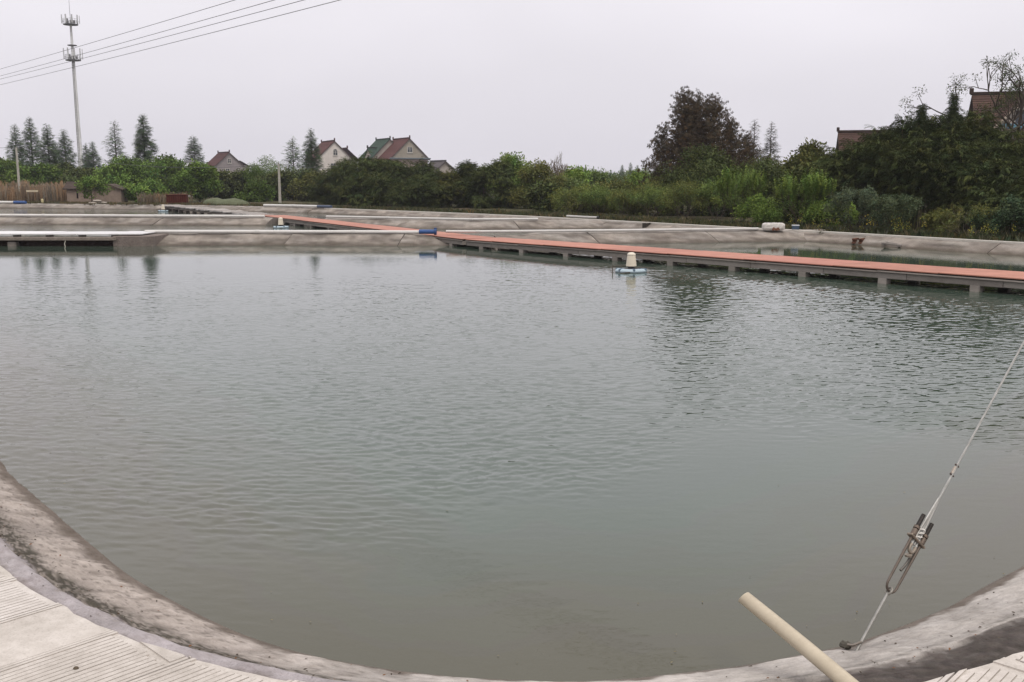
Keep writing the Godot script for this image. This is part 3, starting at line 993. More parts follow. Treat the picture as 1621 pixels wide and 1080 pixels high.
# ------------------------------------------------------------------ stay cable and tube in the foreground
func build_stay() -> void:
	var a := Vector3(1.62, 0.07, -4.32)
	var d := Vector3(1.10, 1.27, -0.88)
	var f := d.normalized()
	var across := f.cross(Vector3(0.35, 0.1, 0.93)).normalized()
	var into := f.cross(across).normalized()
	var o := thing("stay_cable", "slanting galvanised stay cable with a rusty U-shaped tensioner, anchored at the bank", "cable")
	var at := func(t: float) -> Vector3: return a + d * t
	var s := Shape.new()
	s.col = Color(0.36, 0.35, 0.33)
	s.tube([at.call(-0.06), at.call(0.15)], [0.0075, 0.0075], 8)
	part("anchor_rod", s, M.steel, o)
	s = Shape.new(); s.col = Color(0.3, 0.28, 0.25)   # the eye round the bend
	var eye := []
	for k in 13:
		var t := TAU * k / 12
		eye.append(at.call(0.158) + (f * cos(t) * 0.02 + into * sin(t) * 0.016))
	s.tube(eye, [0.006], 6, false)
	part("rod_eye", s, M.steel, o)
	# U bolt
	s = Shape.new(); s.col = Color(0.15, 0.125, 0.105)
	var pts := []
	var rad := []
	var top: Vector3 = at.call(0.365)
	var low: Vector3 = at.call(0.175)
	pts.append(top - across * 0.036 + f * 0.02); rad.append(0.0085)
	pts.append(at.call(0.27) - across * 0.036); rad.append(0.0075)
	for k in 9:
		var t := PI + PI * k / 8.0
		pts.append(low + across * cos(t) * 0.034 + f * (sin(t) * 0.034)); rad.append(0.0062)
	pts.append(at.call(0.27) + across * 0.036); rad.append(0.0075)
	pts.append(top + across * 0.036 + f * 0.0); rad.append(0.0085)
	s.tube(pts, rad, 8)
	part("u_bolt", s, M.steel, o)
	for side in [-1.0, 1.0]:   # threads above the plate
		s = Shape.new(); s.col = Color(0.07, 0.06, 0.055)
		for k in 14:
			var c: Vector3 = at.call(0.335) + across * 0.036 * side + f * (0.0062 * k + 0.008)
			s.tube([c - f * 0.002, c + f * 0.002], [0.0105], 9)
		part("thread", s, M.steel, o)
		s = Shape.new(); s.col = Color(0.17, 0.135, 0.11)
		s.tube([at.call(0.318) + across * 0.036 * side, at.call(0.335) + across * 0.036 * side], [0.0165], 6)
		s.tube([at.call(0.338) + across * 0.036 * side, at.call(0.345) + across * 0.036 * side], [0.0175], 6)
		part("nut", s, M.steel, o)
	s = Shape.new(); s.col = Color(0.27, 0.22, 0.18)
	var pb := Basis(across, f, into)
	s.box(at.call(0.314), Vector3(0.115, 0.012, 0.034), pb, 0.003)
	part("cross_plate", s, M.steel, o)
	s = Shape.new(); s.col = Color(0.36, 0.31, 0.26)
	var thimble := []
	for k in 11:
		var t := -0.5 + (PI + 1.0) * k / 10.0
		thimble.append(at.call(0.292) + across * cos(t) * 0.018 - f * (sin(t) * 0.026))
	s.tube(thimble, [0.009], 7)
	s.lathe(at.call(0.268), [Vector2(0.0, -0.008), Vector2(0.016, -0.006), Vector2(0.018, 0.004), Vector2(0.0, 0.008)], 12)
	part("thimble", s, M.steel, o)
	s = Shape.new(); s.col = Color(0.18, 0.165, 0.15)   # tail of the cable folded back beside the long rod
	s.tube([at.call(0.30) + across * 0.02, at.call(0.25) + across * 0.024 + into * 0.01, at.call(0.225) + across * 0.014 + into * 0.012], [0.007], 7)
	part("cable_tail", s, M.steel, o)
	# seven twisted strands
	for w in 6:
		s = Shape.new()
		s.col = Color(0.46, 0.455, 0.44) * (1.0 if w % 2 else 0.8)
		var line := []
		var t := 0.30
		while t < 1.6:
			var ph := TAU * w / 6.0 + t * 38.0
			var r := 0.0033
			line.append(at.call(t) + (across * cos(ph) + into * sin(ph)) * r)
			t += 0.008
		while t < 6.65:
			line.append(at.call(t) + (across * cos(TAU * w / 6.0) + into * sin(TAU * w / 6.0)) * 0.0033)
			t += 0.4
		s.tube(line, [0.0025], 5, false)
		part("strand", s, M.steel, o)
	for side in [-1.0, 1.0]:   # the two legs of the loop that leave the plate
		s = Shape.new(); s.col = Color(0.55, 0.545, 0.52)
		s.tube([at.call(0.30) + across * 0.016 * side, at.call(0.36) + across * 0.012 * side, at.call(0.45) + across * 0.004 * side], [0.0055, 0.005, 0.004], 6)
		part("loop_leg", s, M.steel, o)
	s = Shape.new(); s.col = Color(0.8, 0.78, 0.74)   # pale wrapping
	for k in 4:
		var c: Vector3 = at.call(0.322 + 0.007 * k)
		var loop := []
		for j in 11:
			var t2 := TAU * j / 10
			loop.append(c + across * cos(t2) * 0.017 + into * sin(t2) * 0.013 + f * 0.012 * sin(t2 + k))
		s.tube(loop, [0.0032], 5, false)
	part("pale_wrapping", s, M.plastic, o)
	s = Shape.new(); s.col = Color(0.38, 0.33, 0.29)
	s.box(at.call(0.545) + into * 0.004, Vector3(0.016, 0.05, 0.016), pb, 0.004)
	part("clip_saddle", s, M.steel, o)
	for q in [0.528, 0.56]:
		s = Shape.new(); s.col = Color(0.10, 0.07, 0.055)
		s.tube([at.call(q) - across * 0.013, at.call(q) + across * 0.014 + f * 0.004], [0.0045], 6)
		part("clip_bolt", s, M.steel, o)
	# stone and grout where the rod enters the bank
	s = Shape.new(); s.col = Color(0.12, 0.11, 0.095)
	s.lathe(Vector3.ZERO, [Vector2(0.0, -0.015), Vector2(0.028, -0.008), Vector2(0.036, 0.008), Vector2(0.031, 0.024), Vector2(0.016, 0.034), Vector2(0.0, 0.036)], 10, 1.0, 0.75)
	for j in s.v.size():
		s.v[j] *= 1.0 + 0.8 * g_big.get_noise_3dv(s.v[j] * 45.0)
	var m := single("anchor_stone", s, M.earth, "small dark stone on the bank beside the foot of the anchor rod", "stone")
	m.position = Vector3(1.56, 0.045, -4.345); m.scale = Vector3.ONE * 0.75
	s = Shape.new(); s.col = Color(0.26, 0.23, 0.2)
	s.tube([Vector3(1.56, 0.062, -4.33), Vector3(1.585, 0.066, -4.315), Vector3(1.625, 0.083, -4.315)], [0.006], 6)
	single("bent_wire", s, M.steel, "short bent wire lying between the stone and the anchor rod", "wire")
	# the pole that the cable holds, just out of view
	o = thing("utility_pole", "tall concrete utility pole on the right shore that the stay cable holds", "pole", Vector3(8.99, 0.1, -10.2))
	s = Shape.new(); s.col = Color(0.30, 0.285, 0.26)
	s.tube([Vector3.ZERO, Vector3(0, 9.2, 0)], [0.15, 0.095], 14)
	part("shaft", s, M.concrete, o)
	s = Shape.new(); s.col = Color(0.25, 0.25, 0.25)
	var xb := Basis(Vector3.UP, deg_to_rad(52.0))
	s.box(Vector3(0, 6.95, 0), Vector3(1.5, 0.08, 0.08), xb)
	part("cross_arm", s, M.steel, o)
	# hollow plastic tube lying on the slabs and reaching over the water
	o = thing("plastic_tube", "cream plastic tube lying on the slabs, its open end sticking out over the water", "tube")
	var t0 := Vector3(1.05, 0.335, -4.24)
	var t1 := Vector3(1.65, 0.315, -1.95)
	t1 = t0 + (Vector3(1.262, 0.325, -3.49) - t0) * 2.6
	var td := (t1 - t0).normalized()
	s = Shape.new()
	var shell := []
	var rr := []
	for k in 24:
		var t := k / 23.0
		shell.append(t0.lerp(t1, t) + Vector3(0, 0.004 * sin(t * 6.0), 0)); rr.append(0.0315)
	s.tube(shell, rr, 24, false)
	for e in 24:   # the end is sawn off at a slant
		s.v[e] += td * (0.022 * (s.n[e].y + 0.6 * s.n[e].dot(td.cross(Vector3.UP).normalized())))
	part("outer_wall", s, M.pvc, o)
	s = Shape.new(); s.col = Color(0.5, 0.46, 0.4)
	s.tube([t0 + td * 0.002, t0 + td * 0.6], [0.0278], 24, false)
	for e in 24:
		s.v[e] += td * (0.022 * (s.n[e].y + 0.6 * s.n[e].dot(td.cross(Vector3.UP).normalized())))
	part("inner_wall", s, M.pvc, o)
	s = Shape.new(); s.col = Color(1.5, 1.5, 1.5)
	var sx := td.cross(Vector3.UP).normalized()
	var sy := sx.cross(td)
	for k in 24:
		var p0 := sx * cos(TAU * k / 24) + sy * sin(TAU * k / 24)
		var p1 := sx * cos(TAU * (k + 1) / 24) + sy * sin(TAU * (k + 1) / 24)
		var c0 := td * (0.022 * (p0.y + 0.6 * p0.dot(sx)))
		var c1 := td * (0.022 * (p1.y + 0.6 * p1.dot(sx)))
		s.quad(t0 + c0 + p0 * 0.0275, t0 + c1 + p1 * 0.0275, t0 + c1 + p1 * 0.0316, t0 + c0 + p0 * 0.0316)
	part("cut_rim", s, M.pvc, o)

# ------------------------------------------------------------------ bits lying on the near bank
func build_debris() -> void:
	rng.seed = 61
	var leaf := Shape.new()
	leaf.face(Vector3(-0.5, 0, 0), Vector3(0, 0.12, 0.25), Vector3(0.5, 0.02, 0))
	leaf.face(Vector3(-0.5, 0, 0), Vector3(0.5, 0.02, 0), Vector3(0, 0.05, -0.22))
	var pts := smooth(SHORE.slice(4, 24), 0.02)
	var placed := []
	var tints := []
	for k in 900:
		var i := rng.randi_range(0, pts.size() - 1)
		var p: Vector2 = pts[i]
		var o := rng.randf_range(0.06, 0.66)
		if rng.randf() < 0.55: o = 0.5 + rng.randfn(0, 0.05)
		if p.x > 0.0 and p.x < 0.9 and rng.randf() < 0.5: continue
		var q := p + left_of(pts, i) * o
		var y := 0.2 * pow(clampf(o / 0.5, 0, 1), 0.92) + shore_lift(q, o)
		if o > 0.5: y = lerpf(0.205, 0.255, smoothstep(0.5, 0.58, o)) + shore_lift(q, o)
		var sz := rng.randf_range(0.006, 0.022)
		var b := Basis.from_euler(Vector3(rng.randf_range(-0.3, 0.3), rng.randf() * TAU, rng.randf_range(-0.3, 0.3))).scaled(Vector3.ONE * sz)
		placed.append(Transform3D(b, Vector3(q.x, y + 0.004, q.y)))
		tints.append(Color(0.06, 0.048, 0.035) * rng.randf_range(0.5, 1.8) if rng.randf() < 0.85 else Color(0.16, 0.075, 0.035))
	var o := spread("leaf_litter", leaf.mesh(), M.dry, placed, tints)
	tag(o, "dry leaf flecks and crumbs scattered over the near bank", "leaf litter", "", "stuff")
	placed = []; tints = []
	for k in 130:
		var i := rng.randi_range(0, pts.size() - 1)
		var p: Vector2 = pts[i]
		var q := p - left_of(pts, i) * absf(rng.randfn(0.0, 0.5) if rng.randf() < 0.7 else rng.randf_range(0.0, 6.0))
		placed.append(Transform3D(Basis(Vector3.UP, rng.randf() * TAU).scaled(Vector3.ONE * rng.randf_range(0.006, 0.02)), Vector3(q.x, 0.005, q.y)))
		tints.append(Color(0.10, 0.085, 0.05) * rng.randf_range(0.5, 2.2))
	tag(spread("floating_leaves", leaf.mesh(), M.dry, placed, tints), "tiny leaf flecks floating on the pond near its edge", "floating leaves", "", "stuff")
	var st := Shape.new()
	st.lathe(Vector3.ZERO, [Vector2(0.0, -0.3), Vector2(0.42, -0.15), Vector2(0.5, 0.05), Vector2(0.3, 0.3), Vector2(0.0, 0.36)], 6, 1.0, 0.75)
	placed = []; tints = []
	for k in 150:
		var i := rng.randi_range(int(pts.size() * 0.6), int(pts.size() * 0.82)) if rng.randf() < 0.6 else rng.randi_range(0, pts.size() - 1)
		var p: Vector2 = pts[i]
		var o2 := 0.47 + rng.randfn(0, 0.06)
		var q := p + left_of(pts, i) * o2
		var y := 0.2 * pow(clampf(o2 / 0.5, 0, 1), 0.92) + shore_lift(q, o2)
		var sz := rng.randf_range(0.004, 0.014)
		placed.append(Transform3D(Basis.from_euler(Vector3(rng.randf(), rng.randf() * TAU, 0)).scaled(Vector3.ONE * sz), Vector3(q.x, y + 0.002, q.y)))
		tints.append(Color(0.15, 0.125, 0.11) * rng.randf_range(0.4, 1.5))
	o = spread("gravel_crumbs", st.mesh(), M.earth, placed, tints)
	tag(o, "small stones and crumbs of mortar along the edge of the bank", "gravel", "", "stuff")

# ------------------------------------------------------------------ leaf clumps
func blade(s: Shape, p: Vector3, d: Vector3, up: Vector3, l: float, w: float, shade: float) -> void:
	var side := d.cross(up).normalized()
	if side.length() < 0.5: side = d.cross(Vector3.RIGHT).normalized()
	var nn := side.cross(d).normalized()
	s.col = Color(shade, shade, shade)
	var m := p + d * l * 0.5 + nn * l * 0.06
	s.face(p, m + side * w * 0.5, p + d * l)
	s.face(p, p + d * l, m - side * w * 0.5)

func ball() -> Vector3:
	return Vector3(rng.randfn(), rng.randfn(), rng.randfn()).normalized()

func broad_clump(s0: int, n: int, r: float, l: float, w: float) -> ArrayMesh:
	rng.seed = s0
	var s := Shape.new()
	for k in n:
		var o := ball()
		o.y *= 0.75
		var p := o * r * pow(rng.randf(), 0.5)
		var d := (ball() + o * 0.7 + Vector3(0, -0.25, 0)).normalized()
		blade(s, p, d, (Vector3.UP + ball() * 0.6).normalized(), l * rng.randf_range(0.7, 1.25), w * rng.randf_range(0.8, 1.2), rng.randf_range(0.75, 1.2))
	return s.mesh()

func bamboo_clump(s0: int) -> ArrayMesh:
	rng.seed = s0
	var s := Shape.new()
	for t in 5:
		var a := rng.randf() * TAU
		var d := Vector3(cos(a), rng.randf_range(0.1, 0.9), sin(a)).normalized()
		var p := Vector3.ZERO
		for k in 7:
			p += d * 0.085
			d = (d + Vector3(0, -0.13, 0)).normalized()
			for e in 2:
				var q := (d + ball() * 0.6 + Vector3(0, -0.35, 0)).normalized()
				blade(s, p, q, Vector3.UP, rng.randf_range(0.15, 0.26), rng.randf_range(0.028, 0.045), rng.randf_range(0.7, 1.25))
	return s.mesh()

func frond_clump(s0: int) -> ArrayMesh:   # flat feathery conifer spray along +x
	rng.seed = s0
	var s := Shape.new()
	for t in 3:
		var d := Vector3(1, rng.randf_range(-0.15, 0.2), (t - 1) * 0.5).normalized()
		var p := Vector3.ZERO
		for k in 9:
			p += d * 0.1
			d = (d + Vector3(0, -0.03, 0)).normalized()
			for side in [-1.0, 1.0]:
				var q: Vector3 = (d * 0.8 + Vector3(-d.z, 0, d.x) * side + Vector3(0, rng.randf_range(-0.5, 0.1), 0)).normalized()
				blade(s, p, q, Vector3.UP, rng.randf_range(0.12, 0.22) * (1.1 - k * 0.06), 0.06, rng.randf_range(0.75, 1.2))
	return s.mesh()

func hanging_clump(s0: int) -> ArrayMesh:
	rng.seed = s0
	var s := Shape.new()
	for k in 22:
		var p := ball() * 0.22 * pow(rng.randf(), 0.6)
		var d := (Vector3(0, -1, 0) + ball() * 0.55).normalized()
		blade(s, p + Vector3(0, 0.1, 0), d, ball(), rng.randf_range(0.10, 0.2), rng.randf_range(0.04, 0.075), rng.randf_range(0.65, 1.3))
	return s.mesh()

func shoot_clump(s0: int) -> ArrayMesh:   # an upright leafy shoot, 1 m tall
	rng.seed = s0
	var s := Shape.new()
	var p := Vector3.ZERO
	var d := Vector3.UP
	for k in 15:
		p += d * 0.066
		d = (d + Vector3(rng.randf_range(-0.08, 0.08), 0, rng.randf_range(-0.08, 0.08))).normalized()
		for e in 2:
			var a := rng.randf() * TAU
			var q := (Vector3(cos(a), rng.randf_range(-0.25, 0.55), sin(a))).normalized()
			blade(s, p, q, Vector3.UP, rng.randf_range(0.12, 0.2) * (1.15 - k * 0.045), rng.randf_range(0.06, 0.10), rng.randf_range(0.75, 1.25))
	return s.mesh()

func grass_clump(s0: int) -> ArrayMesh:
	rng.seed = s0
	var s := Shape.new()
	for k in 16:
		var a := rng.randf() * TAU
		var d := Vector3(cos(a) * 0.5, 1, sin(a) * 0.5).normalized()
		blade(s, Vector3(cos(a), 0, sin(a)) * rng.randf() * 0.12, d, Vector3(cos(a), 0, sin(a)), rng.randf_range(0.25, 0.6), 0.03, rng.randf_range(0.7, 1.2))
	return s.mesh()

func reed_clump(s0: int) -> ArrayMesh:
	rng.seed = s0
	var s := Shape.new()
	for k in 12:
		var p := Vector3(rng.randf_range(-0.35, 0.35), 0, rng.randf_range(-0.35, 0.35))
		var lean := Vector3(rng.randfn(0, 0.08), 1, rng.randfn(0, 0.08)).normalized()
		var l := rng.randf_range(0.75, 1.15)
		blade(s, p, lean, ball(), l, 0.05, rng.randf_range(0.75, 1.2))
		blade(s, p + lean * l * 0.85, (lean + ball() * 0.3).normalized(), ball(), 0.16, 0.06, rng.randf_range(1.0, 1.4))
		blade(s, p + lean * l * rng.randf_range(0.3, 0.7), (lean + ball() * 0.8).normalized(), Vector3.UP, 0.28, 0.03, rng.randf_range(0.7, 1.1))
	return s.mesh()

var CL := {}

func build_clumps() -> void:
	CL.broad = [broad_clump(301, 30, 0.5, 0.24, 0.15), broad_clump(302, 30, 0.5, 0.22, 0.13), broad_clump(303, 24, 0.55, 0.27, 0.16)]
	CL.small = [broad_clump(311, 34, 0.5, 0.16, 0.085), broad_clump(312, 30, 0.55, 0.15, 0.08)]
	CL.bamboo = [bamboo_clump(321), bamboo_clump(322), bamboo_clump(323)]
	CL.frond = [frond_clump(331), frond_clump(332)]
	CL.hang = [hanging_clump(341), hanging_clump(342)]
	CL.shoot = [shoot_clump(351), shoot_clump(352)]
	CL.grass = [grass_clump(361), grass_clump(362)]
	CL.reed = [reed_clump(371), reed_clump(372)]

# spreads clumps of one kind over several meshes of the same look
func crown(parent: Node3D, kind: String, placed: Array, tints: Array, called := "crown", m := "leaf") -> void:
	var kinds: Array = CL[kind]
	# one crown is one part: all variants of the clump share a tree, picked by its own number
	var pick: int = int(absf(parent.position.x * 7.3 + parent.position.z * 3.1)) % kinds.size()
	spread(called, kinds[pick], M[m], placed, tints, parent)

func hue(c: Color, v: float) -> Color:
	var k := 1.0 + rng.randfn(0, v)
	var w := rng.randfn(0, v * 0.5)
	return Color(maxf(0.004, c.r * k * (1.0 + w)), maxf(0.004, c.g * k), maxf(0.003, c.b * k * (1.0 - w)))

# ------------------------------------------------------------------ trees
func round_tree(label: String, group: String, x: float, z: float, h: float, w: float, c: Color, o := {}) -> Node3D:
	var called: String = o.get("name", "broadleaf_tree")
	var t := thing(called, label, o.get("category", "tree"), Vector3(x, GROUND, z), 0.0, group)
	rng.seed = int(absf(x * 131.0 + z * 71.0)) + 17
	var kind: String = o.get("kind", "broad")
	var low: float = o.get("low", 0.12)          # where the crown begins, as a share of the height
	var size: float = o.get("size", 1.0)
	var n: int = int(o.get("n", 1.0) * clampf(w * h * 38.0, 120, 620))
	var clumps := []
	var count := int(clampf(w * h * 1.1, 9, 26))
	for k in count * 3:
		var d := ball()
		var u := 0.5 + 0.5 * d.y
		var wide := sqrt(maxf(0.0, 1.0 - pow(absf(2.0 * u - 0.85), 2.2) * 0.72))
		var p := Vector3(d.x * w * 0.42 * wide, lerpf(low * h, h * 0.93, u), d.z * w * 0.42 * wide) * Vector3(rng.randf_range(0.72, 1.06), 1, rng.randf_range(0.72, 1.06))
		var ok := true
		for q in clumps:
			if q[0].distance_to(p) < w * 0.17: ok = false
		if ok or clumps.size() < 5:
			clumps.append([p, w * rng.randf_range(0.13, 0.24), rng.randf_range(0.82, 1.2)])
		if clumps.size() >= count: break
	var s := Shape.new()
	s.col = o.get("bark", Color(0.085, 0.07, 0.055))
	var fork := Vector3(rng.randf_range(-0.1, 0.1) * w * 0.3, h * (low + 0.16), 0)
	s.tube([Vector3(0, -0.3, 0), Vector3(0, h * 0.1, 0), fork, fork + Vector3(0.02, h * 0.22, 0.03)], [h * 0.028, h * 0.022, h * 0.017, h * 0.01], 7)
	for q in clumps:
		if rng.randf() < 0.75:
			var mid: Vector3 = fork.lerp(q[0], 0.5) + Vector3(0, -h * 0.03, 0)
			s.tube([fork, mid, q[0]], [h * 0.011, h * 0.007, h * 0.003], 5, false)
	part("trunk", s, M.bark, t)
	var placed := []
	var tints := []
	for k in n:
		var q: Array = clumps[rng.randi_range(0, clumps.size() - 1)]
		var r: float = q[1]
		var p: Vector3 = q[0] + ball() * r * pow(rng.randf(), 0.45) * Vector3(1.1, 0.85, 1.1)
		p.y = clampf(p.y, 0.12, h * 1.0)
		var sc := size * rng.randf_range(0.6, 1.05)
		var b := Basis.from_euler(Vector3(rng.randf_range(-0.5, 0.5), rng.randf() * TAU, rng.randf_range(-0.5, 0.5))).scaled(Vector3.ONE * sc)
		placed.append(Transform3D(b, p))
		var tone: float = q[2]
		tints.append(hue(c * tone, 0.16))
	crown(t, kind, placed, tints)
	return t

func conifer(label: String, group: String, x: float, z: float, h: float, w: float, c: Color, full := 1.0, low := 0.18, o := {}) -> void:
	var kind: String = o.get("kind", "frond")
	var t := thing(o.get("name", "conifer"), label, o.get("category", "conifer"), Vector3(x, GROUND, z), 0.0, group)
	rng.seed = int(absf(x * 137.0 + z * 57.0)) + 5
	var s := Shape.new()
	s.col = Color(0.09, 0.07, 0.055)
	s.tube([Vector3(0, -0.3, 0), Vector3(0.02, h * 0.4, 0), Vector3(0, h * 0.98, 0)], [h * 0.018, h * 0.011, h * 0.002], 6)
	var placed := []
	var tints := []
	var y := h * low
	var a := rng.randf() * TAU
	while y < h * 0.985:
		var u := (y / h - low) / (1.0 - low)
		var r := w * 0.5 * (pow(1.0 - u, o.get("taper", 0.85)) * 0.97 + 0.035) * (rng.randf_range(0.62, 1.15) if kind != "frond" or full < 0.6 else rng.randf_range(0.84, 1.06))
		if u < 0.12: r *= 0.75
		if o.has("oval"): r *= lerpf(0.6, 1.0, smoothstep(0.0, 0.35, u))
		a += 2.4 + rng.randf_range(-0.4, 0.4)
		var d := Vector3(cos(a), lerpf(0.05, 0.75, u), sin(a)).normalized()
		var tip := Vector3(0, y, 0) + d * r
		s.tube([Vector3(0, y, 0), Vector3(0, y, 0) + d * r * 0.6 + Vector3(0, -0.02, 0), tip], [h * 0.0035, h * 0.0025, h * 0.001], 4, false)
		var m := int(ceilf(full * (6.0 + r * 25.0)))
		for k in m:
			var f := rng.randf_range(0.12, 1.0)
			var p := Vector3(0, y, 0) + d * r * f + ball() * 0.07 * w
			var yaw := -a + rng.randf_range(-0.8, 0.8)
			var sc := (rng.randf_range(0.42, 0.72) if kind != "frond" else rng.randf_range(0.34, 0.56)) * clampf(0.4 + r, 0.5, 1.1) * float(o.get("size", 1.0))
			placed.append(Transform3D(Basis.from_euler(Vector3(rng.randf_range(-0.5, 0.5), yaw, rng.randf_range(-0.5, 0.4))).scaled(Vector3.ONE * sc), p))
			tints.append(hue(c, 0.18))
		y += h * 0.0125 * rng.randf_range(0.6, 1.4)
	part("trunk", s, M.bark, t)
	crown(t, kind, placed, tints)

func limb(s: Shape, tips: Array, p: Vector3, d: Vector3, l: float, r: float, deep: int, spread_by: float, lift: float, fall := 0.58) -> void:
	var pts := [p]
	var rad := [r]
	var q := p
	var e := d
	for k in 3:
		e = (e + ball() * 0.16 + Vector3(0, lift, 0)).normalized()
		q += e * l / 3.0
		pts.append(q); rad.append(r * (1.0 - 0.14 * (k + 1)))
	s.tube(pts, rad, 6 if r > 0.02 else 4, false)
	tips.append([q, deep])
	if deep <= 0: return
	var n := rng.randi_range(2, 3)
	for k in n:
		var axis := e.cross(ball()).normalized()
		limb(s, tips, pts[rng.randi_range(2, 3)] if k else q, e.rotated(axis, rng.randf_range(0.5, 1.0) * spread_by), l * rng.randf_range(0.62, 0.85), r * fall, deep - 1, spread_by, lift, fall)

func airy_tree(called: String, label: String, category: String, group: String, x: float, z: float, h: float, stems: int, deep: int, kind: String, per_tip: float, size: float, c: Color, o := {}) -> void:
	var t := thing(called, label, category, Vector3(x, GROUND, z), 0.0, group)
	rng.seed = int(absf(x * 113.0 + z * 91.0)) + int(o.get("seed", 3))
	var s := Shape.new()
	s.col = o.get("bark", Color(0.075, 0.06, 0.048))
	var tips := []
	var first: float = o.get("first", 0.34)
	for k in stems:
		var a := TAU * k / stems + rng.randf()
		var lean: float = o.get("lean", 0.25) if stems > 1 else 0.03
		limb(s, tips, Vector3(cos(a), -0.4, sin(a)) * Vector3(0.12, 0.3, 0.12) * float(stems > 1), Vector3(cos(a) * lean, 1, sin(a) * lean).normalized(), h * first, h * o.get("thick", 0.016), deep, o.get("spread", 0.7), o.get("lift", 0.06), o.get("fall", 0.58))
	var top := 0.0
	for q in tips: top = maxf(top, q[0].y)
	var fit := h / maxf(top, 0.1)
	var wide: float = o.get("wide", 1.0)
	var sc3 := Vector3(fit * wide, fit, fit * wide)
	for j in s.v.size(): s.v[j] *= sc3
	part(o.get("stem_name", "trunk"), s, M.bark, t)
	var placed := []
	var tints := []
	for q in tips:
		if q[1] > o.get("leaf_depth", 1): continue
		var n := int(per_tip) + int(rng.randf() < fmod(per_tip, 1.0))
		for k in n:
			var p: Vector3 = q[0] * sc3 + ball() * o.get("scatter", 0.2) * h * 0.12 * rng.randf()
			if p.y < h * o.get("clear", 0.0) + 0.1: continue
			var b := Basis.from_euler(Vector3(rng.randf_range(-0.4, 0.4), rng.randf() * TAU, rng.randf_range(-0.4, 0.4))).scaled(Vector3.ONE * size * rng.randf_range(0.6, 1.15))
			placed.append(Transform3D(b, p))
			tints.append(hue(c, 0.2))
	if placed.size():
		crown(t, kind, placed, tints)

# a thicket that reads as one mass: stems and leaves, no single plant to be told apart
func thicket(called: String, label: String, path: Array, deep: float, heights: Array, c: Color, n: int, s0: int) -> void:
	var t := thing(called, label, "bamboo", Vector3.ZERO, 0.0, "", "stuff")
	rng.seed = s0
	var s := Shape.new()
	var placed := []
	var tints := []
	var line := smooth(path, 0.12)
	var clump_tone := noise(s0, 0.5, 2)
	var tone2 := noise(s0 + 1, 1.3, 2)
	for k in n:
		var u := rng.randf()
		var i := int(u * (line.size() - 1))
		var back := pow(rng.randf(), 0.8)
		var p: Vector2 = line[i] + left_of(line, i) * back * deep
		var hu := u * (heights.size() - 1)
		var hk := int(minf(hu, heights.size() - 2))
		var h := lerpf(heights[hk], heights[hk + 1], hu - hk) * lerpf(0.66, 1.0, back) * (1.0 + 0.16 * clump_tone.get_noise_2dv(p * 2.2)) * rng.randf_range(0.72, 1.13)
		var a := rng.randf() * TAU
		var lean := Vector3(cos(a), 0, sin(a)) * h * rng.randf_range(0.05, 0.28)
		var foot := Vector3(p.x, GROUND - 0.2, p.y)
		s.col = Color(0.11, 0.12, 0.05).lerp(Color(0.16, 0.13, 0.08), rng.randf()) * rng.randf_range(0.5, 1.2)
		var top := foot + lean + Vector3(0, h, 0)
		var bend := foot + lean * 0.22 + Vector3(0, h * 0.62, 0)
		if rng.randf() < 0.6:
			s.tube([foot, foot.lerp(bend, 0.5) - lean * 0.04, bend, top], [0.028, 0.024, 0.018, 0.006], 4, false)
		var m := rng.randi_range(12, 17)
		for j in m:
			var f := pow(rng.randf(), 0.62)
			f = lerpf(0.16 if rng.randf() < 0.14 else 0.46, 1.0, f)
			var q: Vector3 = foot.lerp(bend, f / 0.62) if f < 0.62 else bend.lerp(top, (f - 0.62) / 0.38)
			q += ball() * rng.randf() * lerpf(0.45, 0.16, f)
			var tone := 1.0 + 0.6 * clump_tone.get_noise_2dv(p * 1.5) + 0.25 * tone2.get_noise_2d(q.x * 2.0 + q.y, q.z * 2.0)
			placed.append(Transform3D(Basis.from_euler(Vector3(rng.randf_range(-0.4, 0.4), rng.randf() * TAU, rng.randf_range(-0.4, 0.4))).scaled(Vector3.ONE * rng.randf_range(0.6, 1.15)), q))
			tints.append(hue(c * tone, 0.16))
	var st := part("stems", s, M.bark, t)
	st.set_meta("kind", "stuff")
	var cuts := 3
	for k in cuts:
		var pk := []
		var tk := []
		for j in range(k, placed.size(), cuts):
			pk.append(placed[j]); tk.append(tints[j])
		var mm := spread("foliage", CL.bamboo[k], M.leaf, pk, tk, t)
		mm.set_meta("kind", "stuff")

const CONIFER := Color(0.110, 0.160, 0.080)
const DARK := Color(0.080, 0.098, 0.033)
const MID := Color(0.105, 0.162, 0.034)
const BRIGHT := Color(0.20, 0.29, 0.06)
const OLIVE := Color(0.140, 0.148, 0.044)
const BROWN := Color(0.090, 0.068, 0.043)

